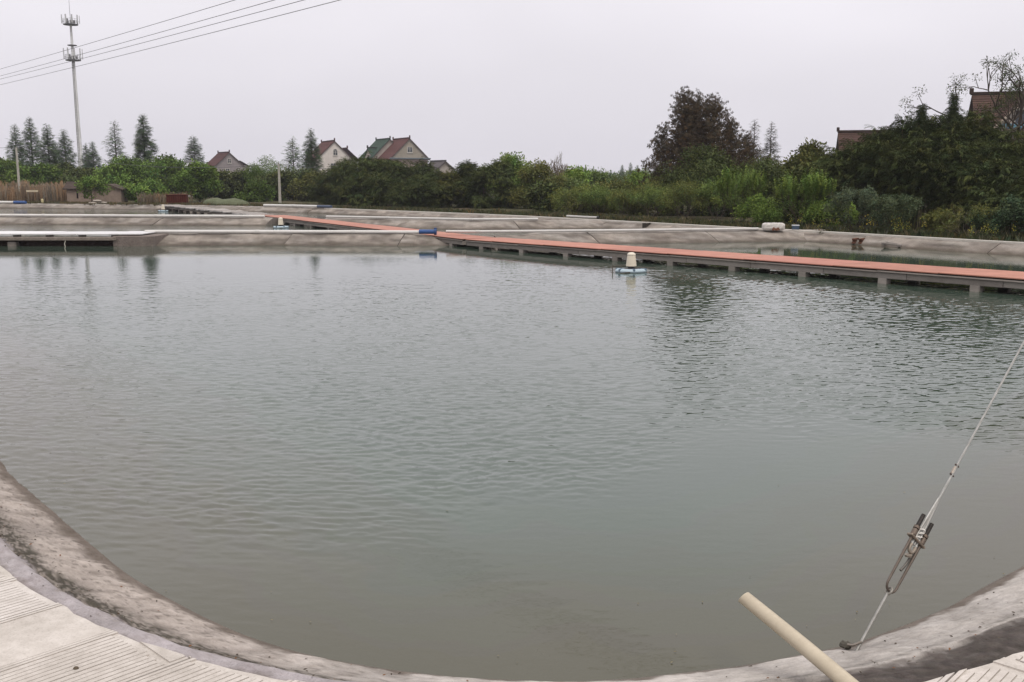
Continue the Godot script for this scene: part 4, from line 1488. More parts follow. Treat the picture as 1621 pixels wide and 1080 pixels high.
func build_trees() -> void:
	var g := "tall conifers along the far left"
	conifer("conifer at the far left edge, shorter and left of its taller neighbour", g, -61.5, -125, 8.9, 3.0, CONIFER)
	conifer("tallest of the conifers left of the tower, second from the left edge", g, -61.0, -128, 9.9, 3.8, CONIFER)
	conifer("third tall conifer from the left edge, with a slim pointed top", g, -55.2, -120, 8.6, 3.5, CONIFER)
	conifer("small thin conifer squeezed between two taller ones left of the tower", g, -61.1, -135, 7.0, 2.2, CONIFER)
	conifer("tall conifer standing nearest on the left side of the white tower", g, -54.1, -122, 8.0, 3.5, CONIFER)
	conifer("small conifer standing close behind the white tower's shaft on its right", g, -59.2, -140, 7.0, 2.3, CONIFER)
	conifer("second small conifer right of the white tower, slightly taller", g, -57.4, -138, 7.2, 3.0, CONIFER)
	conifer("thin see-through conifer with open branches, right of the white tower", g, -46.4, -118, 8.9, 3.8, CONIFER * 1.0, 0.45)
	conifer("tall dense pointed conifer right of the see-through one", g, -42.3, -116, 9.4, 3.9, CONIFER * 0.9, 1.5)
	conifer("lone dark conifer rising behind the round bush left of the small grey house", g, -47.3, -150, 8.5, 4.2, CONIFER * 0.8, 0.8, 0.3)
	conifer("loose grey-green conifer left of the white gabled house", g, -26.1, -120, 7.1, 4.0, CONIFER * 1.1, 0.4)
	conifer("slender dark conifer standing before the white house's roof", g, -22.3, -112, 7.6, 3.2, CONIFER * 0.85, 1.1)
	for q in [[24.1, -260.0, 2.8, "smallest and leftmost of the tiny conifers on the skyline"], [26.6, -270.0, 3.1, "second tiny skyline conifer from the left, low and faint"], [26.3, -240.0, 4.6, "middle one of the five tiny skyline conifers"], [28.3, -240.0, 5.2, "tallest of the tiny conifers on the skyline"], [30.6, -245.0, 4.6, "tiny skyline conifer nearest the big brown trees"]]:
		conifer(q[3], "tiny conifers on the skyline", q[0], q[1], q[2] + 1.0, 2.0, CONIFER * 1.15, 1.0, 0.1)
	g = "green trees on the far left bank"
	round_tree("dark green tree at the left edge, under the first conifers", g, -56.6, -112, 4.0, 5.0, MID * 0.9, {"size": 1.2})
	round_tree("dark green tree under the second and third conifers", g, -51.0, -108, 3.5, 4.6, MID * 0.9, {"size": 1.2})
	round_tree("green tree just left of the white tower's foot", g, -50.2, -112, 3.6, 4.4, DARK, {"size": 1.2})
	round_tree("dark tree just right of the white tower's foot, behind the hut", g, -45.0, -105, 3.0, 4.2, DARK, {"size": 1.1})
	round_tree("small bright tree with a bent trunk in front of the brick hut", g, -35.5, -84.5, 2.2, 2.5, MID * 1.15, {"low": 0.36, "size": 0.75, "n": 0.6})
	round_tree("large bright green tree right of the hut, the widest on the left", g, -38.2, -100, 4.1, 5.6, MID * 1.25, {"low": 0.05, "size": 1.15, "n": 1.2})
	round_tree("low bright bush at the foot of the large green tree", g, -33.0, -90, 1.9, 3.8, MID * 1.35, {"low": 0.02, "size": 0.95, "name": "bush", "category": "bush"})
	round_tree("green tree behind the rust-red box, between the large tree and the round tree", g, -38.3, -112, 4.4, 5.6, MID * 1.1, {"size": 1.2})
	round_tree("neat round green tree with a short trunk, right of the rust-red box", g, -28.7, -92, 3.5, 3.7, MID * 1.15, {"low": 0.2, "size": 0.95, "n": 1.35})
	round_tree("dark low tree right of the neat round tree", g, -29.0, -100, 2.6, 3.8, DARK * 0.8)
	round_tree("dark tree under the small grey house", g, -28.4, -107, 3.0, 4.0, DARK * 0.85)
	round_tree("loose pale tree with airy twigs left of the thin pale pole", g, -25.6, -104, 4.2, 4.2, MID * 1.1, {"kind": "small", "n": 0.6, "low": 0.3})
	round_tree("dark green bush left of the thin pale pole", g, -24.0, -92, 1.8, 3.6, MID * 0.8, {"low": 0.02, "name": "bush", "category": "bush"})
	round_tree("dark green tree directly behind the thin pale pole", g, -23.0, -98, 2.7, 3.8, DARK)
	round_tree("dark tree under the loose grey-green conifer", g, -21.2, -100, 3.1, 3.9, DARK)
	round_tree("olive tree under the white gabled house's left corner", g, -18.9, -95, 2.7, 3.8, OLIVE * 0.75)
	g = "dark trees in front of the gabled houses"
	var k := {"kind": "bamboo", "low": 0.02, "size": 1.2, "n": 1.25}
	round_tree("dark olive tree below the white house's gable window", g, -15.3, -84, 3.0, 3.2, DARK, k)
	round_tree("dark olive tree right of the white house, touching its wall", g, -13.3, -82, 3.5, 3.2, DARK * 1.05, k)
	round_tree("dark olive tree below the green roof", g, -11.2, -80, 3.8, 3.5, DARK * 1.1, k)
	round_tree("dark tree below the left end of the red-brown twin roof", g, -9.2, -78, 3.6, 3.2, DARK, k)
	round_tree("darkest tree below the beige gable wall", g, -7.6, -80, 3.6, 3.3, DARK * 0.85, k)
	round_tree("dark tree at the right corner of the beige gabled house", g, -5.9, -76, 2.7, 2.6, DARK * 0.9, k)
	round_tree("lower dark tree in front of the small low house", g, -4.5, -74, 2.3, 2.5, OLIVE * 0.75, k)
	round_tree("dark tree just right of the small low house", g, -3.2, -74, 3.2, 2.5, DARK * 0.95, k)
	round_tree("tall narrow dark tree in the middle of the skyline", g, -2.0, -72, 3.6, 2.2, DARK, k)
	round_tree("dark tree left of the bright green crown in the middle", g, -0.8, -72, 3.3, 2.3, DARK * 1.1, k)
	round_tree("dark low growth filling the gap below the twin roofs", g, -10.4, -74, 2.2, 4.2, DARK * 0.9, k)
	round_tree("dark low growth below the beige gable, against the bank", g, -6.6, -71.5, 2.0, 3.8, DARK * 0.85, k)
	g = "mixed trees in the middle of the skyline"
	round_tree("bright green round crown left of the bare twiggy tree", g, 0.1, -78, 3.7, 3.8, BRIGHT * 0.75, {})
	round_tree("brownish olive tree left of the bare twiggy tree", g, 1.5, -70, 3.2, 3.6, OLIVE, {"kind": "small", "low": 0.03, "n": 1.3})
	airy_tree("bare_tree", "bare twiggy tree with pale leafless branches on the skyline", "tree", g, 2.9, -74, 4.1, 3, 5, "small", 0.0, 0.3, OLIVE, {"bark": Color(0.19, 0.155, 0.125), "thick": 0.016, "fall": 0.74, "spread": 0.62, "wide": 0.9})
	round_tree("dark green bush below the bare twiggy tree", g, 2.2, -65, 1.7, 2.0, DARK, {"low": 0.02, "name": "bush", "category": "bush"})
	round_tree("olive tree just right of the bare twiggy tree", g, 3.6, -72, 2.4, 2.9, Color(0.115, 0.145, 0.05), {"kind": "small", "low": 0.03})
	round_tree("bright green round tree right of the bare twiggy tree", g, 5.0, -76, 2.8, 3.8, BRIGHT * 0.85, {"low": 0.04})
	round_tree("pale olive tree right of the bright round tree", g, 6.8, -80, 2.6, 3.2, Color(0.135, 0.18, 0.055), {"kind": "small", "low": 0.03})
	round_tree("low olive tree under the tiny skyline conifers", g, 8.7, -84, 2.2, 3.4, Color(0.12, 0.155, 0.06), {"kind": "small", "low": 0.03})
	round_tree("low pale green tree left of the big brown tree", g, 9.6, -78, 2.0, 3.2, Color(0.12, 0.16, 0.055), {"kind": "small", "low": 0.03})
	round_tree("yellow-green tree close against the big brown tree's left side", g, 9.2, -70, 2.5, 3.0, BRIGHT * 0.75, {"kind": "small", "low": 0.03})
	g = "twiggy shrubs behind the right bank"
	var fresh := Color(0.15, 0.21, 0.055)
	var tw := {"bark": Color(0.12, 0.10, 0.075), "thick": 0.009, "lean": 0.5, "spread": 0.7, "leaf_depth": 2, "scatter": 1.3, "stem_name": "stems"}
	for q in [["twiggy olive shrub behind the pale pipe stub", 3.6, -59.0, 1.7], ["twiggy shrub right of the pale pipe stub", 5.0, -58.0, 1.6], ["twiggy grey-green shrub behind the inlet boxes", 6.3, -56.0, 1.6],
			["twiggy shrub left below the big brown tree", 7.6, -54.0, 1.7], ["wide twiggy shrub below the big brown tree's left half", 9.0, -52.5, 1.9], ["twiggy shrub below the big brown tree's right half", 10.6, -51.5, 1.9]]:
		airy_tree("twiggy_shrub", q[0], "shrub", g, q[1], q[2], q[3], 6, 4, "small", 0.95, 0.5, OLIVE.lerp(fresh, fmod(q[1] * 0.37, 1.0)), tw)
	for q in [["low olive growth filling the ground behind the pale pipe stub", 4.4, -62.0, 1.6, 3.2], ["low green growth behind the twiggy shrubs, right of the pipe stub", 6.4, -60.5, 1.7, 3.4], ["low green growth at the left foot of the big brown trees", 8.4, -57.5, 1.9, 3.4]]:
		round_tree(q[0], "low growth behind the right bank", q[1], q[2], q[3], q[4], OLIVE * 0.9, {"kind": "small", "low": 0.02, "n": 1.6, "name": "bush", "category": "bush"})
	g = "tall brown trees left of the bamboo"
	var br := {"kind": "hang", "name": "brown_tree", "category": "tree", "taper": 0.62, "oval": true, "size": 0.95}
	conifer("big reddish-brown tree, tallest and leftmost of the brown trees", g, 10.2, -60, 7.2, 5.2, BROWN, 0.55, 0.16, br)
	conifer("second big reddish-brown tree, standing at the right of the tallest", g, 11.5, -58, 6.6, 4.8, BROWN * 0.92, 0.65, 0.14, br)
	conifer("middle brown tree filling the gap between the two biggest", g, 10.9, -59.5, 7.0, 4.2, BROWN * 0.97, 0.5, 0.12, br)
	conifer("dark brown tree behind the two biggest brown trees", g, 11.2, -63.5, 6.8, 4.6, BROWN * 0.85, 0.7, 0.12, br)
	conifer("lower brown tree left of the tallest brown one, with thin see-through twigs", g, 9.1, -61, 5.2, 3.2, BROWN, 0.4, 0.15, br)
	conifer("lower brown tree right of the two biggest brown trees", g, 13.0, -60, 5.5, 3.8, BROWN * 0.95, 0.55, 0.12, br)
	conifer("smallest brown tree, at the right end of the brown group", g, 14.2, -61, 4.8, 3.0, BROWN * 0.95, 0.45, 0.12, br)
	round_tree("dark green growth low in front of the big brown trees", g, 10.7, -56.5, 3.7, 4.4, DARK, {"kind": "small", "low": 0.05, "n": 1.3})
	g = "slim see-through conifers right of the brown trees"
	conifer("slim see-through brownish conifer just right of the brown trees", g, 18.7, -78, 6.6, 2.3, Color(0.085, 0.08, 0.052), 0.5, 0.12)
	conifer("second slim see-through conifer, right of its twin", g, 20.5, -80, 6.5, 2.5, Color(0.08, 0.08, 0.052), 0.5, 0.12)
	conifer("thin bare conifer between the brown trees and the slim pair", g, 17.3, -77, 5.4, 1.7, Color(0.085, 0.07, 0.05), 0.35, 0.12)
	g = "green trees between the brown trees and the bamboo"
	round_tree("olive green round tree behind the white wrapped block, highest of its group", g, 16.2, -56, 4.1, 3.7, OLIVE * 0.85, {"n": 1.5, "low": 0.04})
	round_tree("olive green tree left of the highest green one", g, 14.6, -58, 3.5, 3.6, OLIVE * 0.75, {"kind": "small", "n": 1.2, "low": 0.04})
	round_tree("dark green tree below the slim see-through conifers", g, 14.3, -56, 2.8, 3.3, DARK, {"kind": "small", "n": 1.3, "low": 0.03})
	round_tree("dark tree at the foot of the brown trees' right side", g, 12.6, -55, 2.7, 3.0, DARK * 1.05, {"kind": "small", "n": 1.3, "low": 0.03})
	round_tree("dark leafy tree against the left end of the bamboo thicket", g, 15.4, -47.5, 3.3, 2.6, DARK * 0.9, {"n": 1.2, "low": 0.03})
	round_tree("very dark growth low behind the bright shrubs", g, 13.6, -47.0, 2.3, 3.4, DARK * 0.75, {"n": 1.2, "low": 0.03})
	thicket("bamboo_thicket", "dense dark bamboo thicket behind the right bank, below the brown roofs", [Vector2(25.5, -28.0), Vector2(19.6, -35.0), Vector2(17.0, -38.6), Vector2(15.0, -42.4), Vector2(14.0, -45.5)], 4.2, [3.0, 3.0, 2.8, 2.6, 2.85, 4.35, 4.8, 4.2], Color(0.066, 0.080, 0.027), 1250, 881)
	for q in [[18.1, -41.6, 5.5, "tall pointed bamboo plume rising highest above the thicket"], [17.2, -42.5, 5.1, "smaller bamboo plume left of the highest one"]]:
		conifer(q[3], "bamboo plumes above the thicket", q[0], q[1], q[2], 1.5, Color(0.062, 0.078, 0.033), 1.5, 0.3, {"kind": "bamboo", "name": "bamboo_plume", "category": "bamboo", "taper": 0.8, "size": 0.8})
	airy_tree("sparse_tree", "sparse tree with thin crooked branches and few leaves before the big brown roof", "tree", "", 24.0, -48, 7.7, 2, 5, "small", 1.5, 0.62, Color(0.065, 0.08, 0.033), {"fall": 0.66, "thick": 0.022, "spread": 0.85, "lift": 0.03, "leaf_depth": 0, "clear": 0.62, "scatter": 0.26, "first": 0.42, "lean": 0.22, "bark": Color(0.085, 0.07, 0.055), "wide": 1.05, "seed": 4})
	g = "leafy shrubs along the right bank"
	var sh := {"bark": Color(0.10, 0.085, 0.06), "thick": 0.010, "lean": 0.55, "spread": 0.6, "lift": 0.14, "leaf_depth": 3, "scatter": 0.5, "stem_name": "stems"}
	var up := {"name": "leafy_shrub", "category": "shrub", "low": 0.02, "size": 0.62, "n": 1.9, "kind": "small"}
	airy_tree("leafy_shrub", "bright green upright shrub left of the white wrapped block", "shrub", g, 10.3, -45.4, 2.1, 7, 3, "shoot", 2.6, 0.6, BRIGHT * 0.78, sh)
	round_tree("bright green bush at the foot of the upright shrub, nearest the wrapped block", g, 11.0, -43.6, 1.25, 2.1, BRIGHT * 0.72, up)
	airy_tree("leafy_shrub", "fresh green shrub right behind the white wrapped block", "shrub", g, 12.4, -42.0, 1.95, 8, 3, "shoot", 2.6, 0.6, BRIGHT * 0.82, sh)
	round_tree("lower fresh green bush right of the blue case", g, 13.0, -40.6, 1.25, 1.9, BRIGHT * 0.66, up)
	airy_tree("leafy_shrub", "grey-green shrub with spreading stems above the brick outlet", "shrub", g, 13.1, -37.6, 1.65, 6, 3, "small", 2.4, 0.42, Color(0.10, 0.125, 0.07), sh)
	airy_tree("leafy_shrub", "grey-green shrub right of the brick outlet, over the concrete frame", "shrub", g, 13.8, -36.0, 1.35, 6, 3, "small", 2.2, 0.42, Color(0.085, 0.11, 0.055), sh)
	round_tree("small rounded yellow-green bamboo bush hanging at the thicket's front edge", g, 15.0, -34.9, 1.05, 0.95, OLIVE * 1.0, {"kind": "bamboo", "low": 0.25, "size": 0.55, "name": "bush", "category": "bush", "n": 0.8})
	airy_tree("leafy_shrub", "broad-leaved green shrub at the right edge of the view", "shrub", g, 17.2, -33.0, 1.35, 6, 3, "broad", 1.0, 0.42, Color(0.06, 0.09, 0.045), sh)
	airy_tree("leafy_shrub", "small leafy shrub left of the one at the right edge", "shrub", g, 16.1, -33.6, 0.95, 5, 3, "broad", 1.0, 0.36, Color(0.055, 0.085, 0.04), sh)
	airy_tree("leafy_shrub", "dry twiggy shrub with pale bare stems in front of the thicket", "shrub", g, 15.6, -34.0, 1.2, 5, 4, "small", 0.3, 0.3, OLIVE, {"bark": Color(0.2, 0.175, 0.125), "thick": 0.007, "lean": 0.5, "stem_name": "stems"})

func build_low_growth() -> void:
	# weeds behind the right bank, with yellow rape flowers
	rng.seed = 404
	var placed := []
	var tints := []
	var line := smooth(RBANK, 0.2)
	for k in 5200:
		var i := rng.randi_range(0, line.size() - 1)
		var p: Vector2 = line[i] + left_of(line, i) * (0.75 + 3.6 * pow(rng.randf(), 1.4))
		placed.append(Transform3D(Basis.from_euler(Vector3(0, rng.randf() * TAU, 0)).scaled(Vector3(1, rng.randf_range(0.35, 1.0), 1) * rng.randf_range(0.35, 0.8)), Vector3(p.x, GROUND - 0.02, p.y)))
		tints.append(hue(Color(0.06, 0.068, 0.03).lerp(Color(0.15, 0.12, 0.07), float(rng.randf() < 0.2)), 0.25))
	tag(spread("weeds", CL.grass[0], M.leaf, placed, tints), "rough weeds and grass behind the right bank", "weeds", "", "stuff")
	placed = []; tints = []
	for k in 3000:
		var t := rng.randf()
		var p := Vector2(-66, -89.5).lerp(Vector2(-14.5, -71.5), t) + Vector2(rng.randf_range(-0.5, 0.5), -rng.randf() * 4.0)
		placed.append(Transform3D(Basis.from_euler(Vector3(0, rng.randf() * TAU, 0)).scaled(Vector3.ONE * rng.randf_range(0.3, 0.75)), Vector3(p.x, GROUND - 0.02, p.y)))
		tints.append(hue(Color(0.09, 0.085, 0.04).lerp(Color(0.16, 0.12, 0.07), float(rng.randf() < 0.35)), 0.25))
	tag(spread("weeds", CL.grass[1], M.leaf, placed, tints), "weeds on the ground behind the farthest left bank", "weeds", "", "stuff")
	placed = []; tints = []
	var tall := noise(77, 0.5, 3)
	for k in 1000:
		var p := Vector2(rng.randf_range(-58, -39.5), rng.randf_range(-99, -87.5))
		placed.append(Transform3D(Basis.from_euler(Vector3(0, rng.randf() * TAU, 0)).scaled(Vector3(1.0, 1.35 + 0.9 * tall.get_noise_2dv(p) + rng.randf_range(-0.45, 0.35), 1.0)), Vector3(p.x, GROUND - 0.02, p.y)))
		tints.append(hue(Color(0.30, 0.225, 0.155), 0.2))
	for k in 60:
		var p := Vector2(rng.randf_range(-31.0, -27.6), rng.randf_range(-86, -82.5))
		placed.append(Transform3D(Basis.from_euler(Vector3(0, rng.randf() * TAU, 0)).scaled(Vector3(1.0, rng.randf_range(0.3, 1.1), 1.0)), Vector3(p.x, GROUND - 0.02, p.y)))
		tints.append(hue(Color(0.2, 0.15, 0.1), 0.22))
	tag(spread("reeds", CL.reed[0], M.dry, placed, tints), "tall dry brown reeds at the far left behind the bank", "reeds", "", "stuff")
	# rape plants in flower
	var flower := Shape.new()
	for k in 14:
		var p := Vector3(rng.randf_range(-0.13, 0.13), rng.randf_range(0.55, 1.0), rng.randf_range(-0.13, 0.13))
		blade(flower, p, ball(), ball(), 0.045, 0.04, rng.randf_range(0.8, 1.15))
	var fm := flower.mesh()
	var stalk := shoot_clump(390)
	var n := 0
	for q in [[11.45, -38.9, 7, "yellow rape flowers beside the grey-green shrub's left foot"], [13.55, -34.9, 9, "yellow rape flowers scattered at the thicket's foot, right of the concrete frame"], [15.4, -32.2, 7, "yellow rape flowers farther right along the bank"], [12.6, -36.6, 4, "few yellow-green rape plants behind the brick outlet"]]:
		var o := thing("rape_plants", q[3], "flowers", Vector3(q[0], GROUND, q[1]), 0.0, "rape plants in flower")
		var pp := []; var tt := []; var ft := []
		for k in int(q[2] * 1.4):
			pp.append(Transform3D(Basis.from_euler(Vector3(0, rng.randf() * TAU, 0)).scaled(Vector3(0.8, rng.randf_range(0.45, 0.8), 0.8)), Vector3(rng.randfn(0, 0.55), 0, rng.randfn(0, 0.4))))
			tt.append(hue(Color(0.09, 0.12, 0.045), 0.15)); ft.append(hue(Color(0.48, 0.42, 0.07), 0.12))
		spread("foliage", stalk, M.leaf, pp, tt, o)
		spread("blossoms", fm, M.leaf, pp, ft, o)
	# the far-off woods that close the horizon
	placed = []; tints = []
	var hz := noise(500, 0.05, 3)
	for k in 5200:
		var a := rng.randf_range(-0.62, 0.66)
		var r := rng.randf_range(280, 420)
		var x := r * tan(a)
		var h := 4.2 + 2.6 * hz.get_noise_2d(x * 0.6, 0.0) + 1.2 * hz.get_noise_2d(x * 3.0, 9.0)
		placed.append(Transform3D(Basis.from_euler(Vector3(rng.randf(), rng.randf() * TAU, rng.randf())).scaled(Vector3.ONE * rng.randf_range(2.2, 3.6)), Vector3(x, maxf(0.5, h * pow(rng.randf(), 0.6)), -r)))
		tints.append(hue(MID * 0.95, 0.2))
	tag(spread("distant_woods", CL.broad[0], M.leaf, placed, tints), "hazy far-off woods along the horizon", "woods", "", "stuff")

# ------------------------------------------------------------------ houses
func roof_slope(s: Shape, a: Vector3, b: Vector3, up: Vector3, courses: int, c: Color) -> void:
	# a-b is the eave, up leads from the eave to the ridge: stepped courses of tiles
	var nn := (b - a).cross(up).normalized()
	if nn.y < 0: nn = -nn
	for k in courses:
		var k0 := float(k) / courses
		var k1 := float(k + 1.12) / courses
		s.col = c * rng.randf_range(0.82, 1.12)
		var t0 := nn * 0.06
		s.quad(a + up * k0 + t0, b + up * k0 + t0, b + up * k1 + nn * 0.01, a + up * k1 + nn * 0.01)
		s.quad(a + up * k0 - nn * 0.05, b + up * k0 - nn * 0.05, b + up * k0 + t0, a + up * k0 + t0)
	s.col = c * 0.7
	s.quad(a - nn * 0.06, b - nn * 0.06, b + up - nn * 0.06, a + up - nn * 0.06)
	s.quad(a + nn * 0.05, a - nn * 0.06, a + up - nn * 0.06, a + up + nn * 0.02)
	s.quad(b + nn * 0.05, b - nn * 0.06, b + up - nn * 0.06, b + up + nn * 0.02)

func gable_body(s: Shape, w: float, l: float, eave: float, ridge: float, z0 := 0.0) -> void:   # front gable at z0, running to -z
	var h := w * 0.5
	var f := [Vector3(-h, -0.2, z0), Vector3(h, -0.2, z0), Vector3(h, eave, z0), Vector3(0, ridge, z0), Vector3(-h, eave, z0)]
	var b := []
	for p in f: b.append(p - Vector3(0, 0, l))
	s.face(f[0], f[1], f[2]); s.face(f[0], f[2], f[4]); s.face(f[4], f[2], f[3])
	s.face(b[1], b[0], b[2]); s.face(b[0], b[4], b[2]); s.face(b[2], b[4], b[3])
	s.quad(f[1], b[1], b[2], f[2]); s.quad(b[0], f[0], f[4], b[4])

func gable_roof(parent: Node3D, w: float, l: float, eave: float, ridge: float, c: Color, over := 0.45, z0 := 0.0, horns := true) -> MeshInstance3D:
	var h := w * 0.5
	var slope := (ridge - eave) / h
	var s := Shape.new()
	var ex := h + over
	var ey := eave - over * slope
	var lift := 0.08
	var courses := int(clampf(sqrt(ex * ex + (ridge - ey) * (ridge - ey)) / 0.36, 6, 22))
	for side in [-1.0, 1.0]:
		roof_slope(s, Vector3(ex * side, ey + lift, z0 + 0.3), Vector3(ex * side, ey + lift, z0 - l - 0.3), Vector3(-ex * side, ridge - ey, 0), courses, c)
	var r := part("roof", s, M.tile, parent)
	s = Shape.new(); s.col = c * 0.55
	s.box(Vector3(0, ridge + 0.2, z0 - l * 0.5), Vector3(0.3, 0.28, l + 0.7), Basis.IDENTITY, 0.03)
	if horns:
		for zz in [z0 + 0.3, z0 - l - 0.3]:
			s.box(Vector3(0, ridge + 0.48, zz), Vector3(0.26, 0.5, 0.3), Basis.IDENTITY, 0.04)
	part("ridge", s, M.tile, r)
	s = Shape.new(); s.col = Color(0.16, 0.13, 0.12)   # verge boards under the tiles of the front gable
	for side in [-1.0, 1.0]:
		var d := Vector3(-ex * side, ridge - ey, 0)
		s.box(Vector3(ex * side, ey, z0 + 0.24) + d * 0.5 - Vector3(0, 0.07, 0), Vector3(d.length(), 0.16, 0.08), Basis(d.normalized(), Vector3(-d.normalized().y, d.normalized().x, 0), Vector3(0, 0, 1)))
	part("verge_board", s, M.paint, r)
	return r

func window(parent: Node3D, at: Vector3, w: float, h: float, arched := false, b := Basis.IDENTITY, frame := Color(0.62, 0.6, 0.56)) -> void:
	var f := Node3D.new()
	f.name = "window"
	var k := 0
	while parent.has_node(NodePath(f.name)):
		k += 1; f.name = "window_%03d" % k
	parent.add_child(f)
	f.transform = Transform3D(b, at)
	var s := Shape.new(); s.col = frame
	for x in [-w * 0.5, w * 0.5]: s.box(Vector3(x, 0, 0.03), Vector3(0.09, h + 0.09, 0.10))
	for y in [-h * 0.5, h * 0.5]: s.box(Vector3(0, y, 0.033), Vector3(w - 0.09, 0.09, 0.10))
	s.box(Vector3(0, 0, 0.02), Vector3(0.07, h - 0.09, 0.06))
	s.box(Vector3(0, h * 0.16, 0.018), Vector3(w - 0.09, 0.06, 0.055))
	s.box(Vector3(0, -h * 0.5 - 0.1, 0.08), Vector3(w + 0.3, 0.09, 0.2))
	if arched:
		var pts := []
		for j in 11:
			pts.append(Vector3(cos(PI * j / 10) * w * 0.5, h * 0.5 + sin(PI * j / 10) * w * 0.42, 0.03))
		s.tube(pts, [0.06], 5)
	part("frame", s, M.paint, f)
	s = Shape.new()
	s.box(Vector3(0, 0, 0.004), Vector3(w - 0.08, h - 0.08, 0.02))
	if arched:
		for j in 10:
			s.face(Vector3(0, h * 0.5, 0.012), Vector3(cos(PI * j / 10) * w * 0.5, h * 0.5 + sin(PI * j / 10) * w * 0.42, 0.012), Vector3(cos(PI * (j + 1) / 10) * w * 0.5, h * 0.5 + sin(PI * (j + 1) / 10) * w * 0.42, 0.012))
	part("pane", s, M.dark_glass, f)

func build_houses() -> void:
	rng.seed = 71
	var red := Color(0.13, 0.056, 0.048)
	var o := thing("gabled_house", "small grey house with a dark red roof, farthest left of the houses", "house", Vector3(-73.6, 0.2, -262), 0.62)
	var s := Shape.new(); s.col = Color(0.30, 0.27, 0.27)
	gable_body(s, 7.0, 8.0, 5.9, 9.0)
	part("wall", s, M.paint, o)
	gable_roof(o, 7.0, 8.0, 5.9, 9.0, red * 0.8)
	window(o, Vector3(0, 6.9, 0), 0.9, 1.1); window(o, Vector3(-0.6, 4.3, 0), 1.0, 1.3)
	s = Shape.new(); s.col = Color(0.30, 0.27, 0.27)
	s.box(Vector3(4.0, 2.9, -3.0), Vector3(2.6, 6.0, 5.0))
	part("side_wing", s, M.paint, o)
	s = Shape.new()
	roof_slope(s, Vector3(5.9, 5.4, -0.2), Vector3(5.9, 5.4, -5.8), Vector3(-2.9, 1.6, 0), 7, red * 0.8)
	part("side_roof", s, M.tile, o)

	o = thing("gabled_house", "white house with a red-brown roof, arched attic window and plain gable", "house", Vector3(-41.4, 0.2, -235), 0.46)
	s = Shape.new(); s.col = Color(0.74, 0.69, 0.65)
	gable_body(s, 8.2, 10.5, 7.0, 10.9)
	part("wall", s, M.paint, o)
	gable_roof(o, 8.2, 10.5, 7.0, 10.9, red, 0.5)
	window(o, Vector3(0.2, 8.2, 0), 1.0, 1.0, true); window(o, Vector3(-0.4, 5.1, 0), 1.1, 1.5); window(o, Vector3(-0.4, 2.2, 0), 1.1, 1.5)
	s = Shape.new(); s.col = Color(0.56, 0.52, 0.49)
	s.box(Vector3(5.0, 3.3, -4.6), Vector3(1.9, 7.0, 5.5))
	part("side_wing", s, M.paint, o)
	s = Shape.new()
	roof_slope(s, Vector3(6.6, 6.6, -1.6), Vector3(6.6, 6.6, -7.6), Vector3(-3.0, 2.7, 0), 9, red)
	var sr := part("side_roof", s, M.tile, o)
	s = Shape.new(); s.col = red * 0.55
	s.box(Vector3(3.6, 9.45, -4.6), Vector3(0.3, 0.3, 6.2)); s.box(Vector3(3.6, 9.75, -1.6), Vector3(0.26, 0.5, 0.3))
	part("ridge", s, M.tile, sr)

	o = thing("gabled_house", "beige house with a red-brown roof, twin attic window and blue-grey eave band", "house", Vector3(-23.4, 0.2, -230), 0.50)
	s = Shape.new(); s.col = Color(0.36, 0.325, 0.27)
	gable_body(s, 9.0, 9.5, 7.0, 11.3)
	part("wall", s, M.paint, o)
	gable_roof(o, 9.0, 9.5, 7.0, 11.3, red * 1.05, 0.5)
	window(o, Vector3(0.1, 8.8, 0), 1.2, 1.2)
	window(o, Vector3(-1.7, 4.6, 0), 1.3, 1.5); window(o, Vector3(1.7, 4.6, 0), 1.3, 1.5)
	s = Shape.new(); s.col = Color(0.17, 0.20, 0.225)
	s.box(Vector3(0, 6.85, 0.42), Vector3(9.9, 0.3, 0.85), Basis.IDENTITY, 0.04)
	part("eave_band", s, M.paint, o)
	s = Shape.new(); s.col = Color(0.45, 0.345, 0.31)
	s.box(Vector3(0, 3.3, 0.03), Vector3(8.9, 6.75, 0.05))
	part("lower_wall", s, M.paint, o)

	o = thing("gabled_house", "house with a green tiled roof and pointed dormer, attached left of the beige one", "house", Vector3(-28.6, 0.2, -236), 0.50)
	s = Shape.new(); s.col = Color(0.42, 0.375, 0.33)
	gable_body(s, 9.6, 8.5, 6.8, 11.4)
	part("wall", s, M.paint, o)
	gable_roof(o, 9.6, 8.5, 6.8, 11.4, Color(0.052, 0.088, 0.062), 0.5)
	var dm := Node3D.new(); dm.name = "dormer"; o.add_child(dm)
	dm.position = Vector3(-4.4, 5.2, -2.4); dm.rotation.y = -PI / 2 + 0.25
	s = Shape.new(); s.col = Color(0.55, 0.49, 0.44)
	gable_body(s, 4.0, 4.0, 1.4, 4.1)
	part("wall", s, M.paint, dm)
	s = Shape.new()
	for side in [-1.0, 1.0]:
		roof_slope(s, Vector3(2.3 * side, 1.05, 0.3), Vector3(2.3 * side, 1.05, -4.0), Vector3(-2.3 * side, 3.15, 0), 9, Color(0.052, 0.088, 0.062))
	s.col = Color(0.04, 0.045, 0.04)
	s.box(Vector3(0, 4.3, -1.8), Vector3(0.26, 0.26, 4.4)); s.box(Vector3(0, 4.55, 0.25), Vector3(0.24, 0.5, 0.3))
	part("roof", s, M.tile, dm)
	s = Shape.new(); s.col = Color(0.09, 0.06, 0.05)
	s.box(Vector3(0, 1.7, 0.02), Vector3(0.8, 1.7, 0.06))
	part("window", s, M.paint, dm)
	for q in [[-1.6, 4.4], [1.6, 4.4]]: window(o, Vector3(q[0], q[1], 0), 1.2, 1.5)

	o = thing("low_house", "low house with a grey roof, half hidden right of the beige gabled house", "house", Vector3(-13.3, 0.2, -200), 0.55)
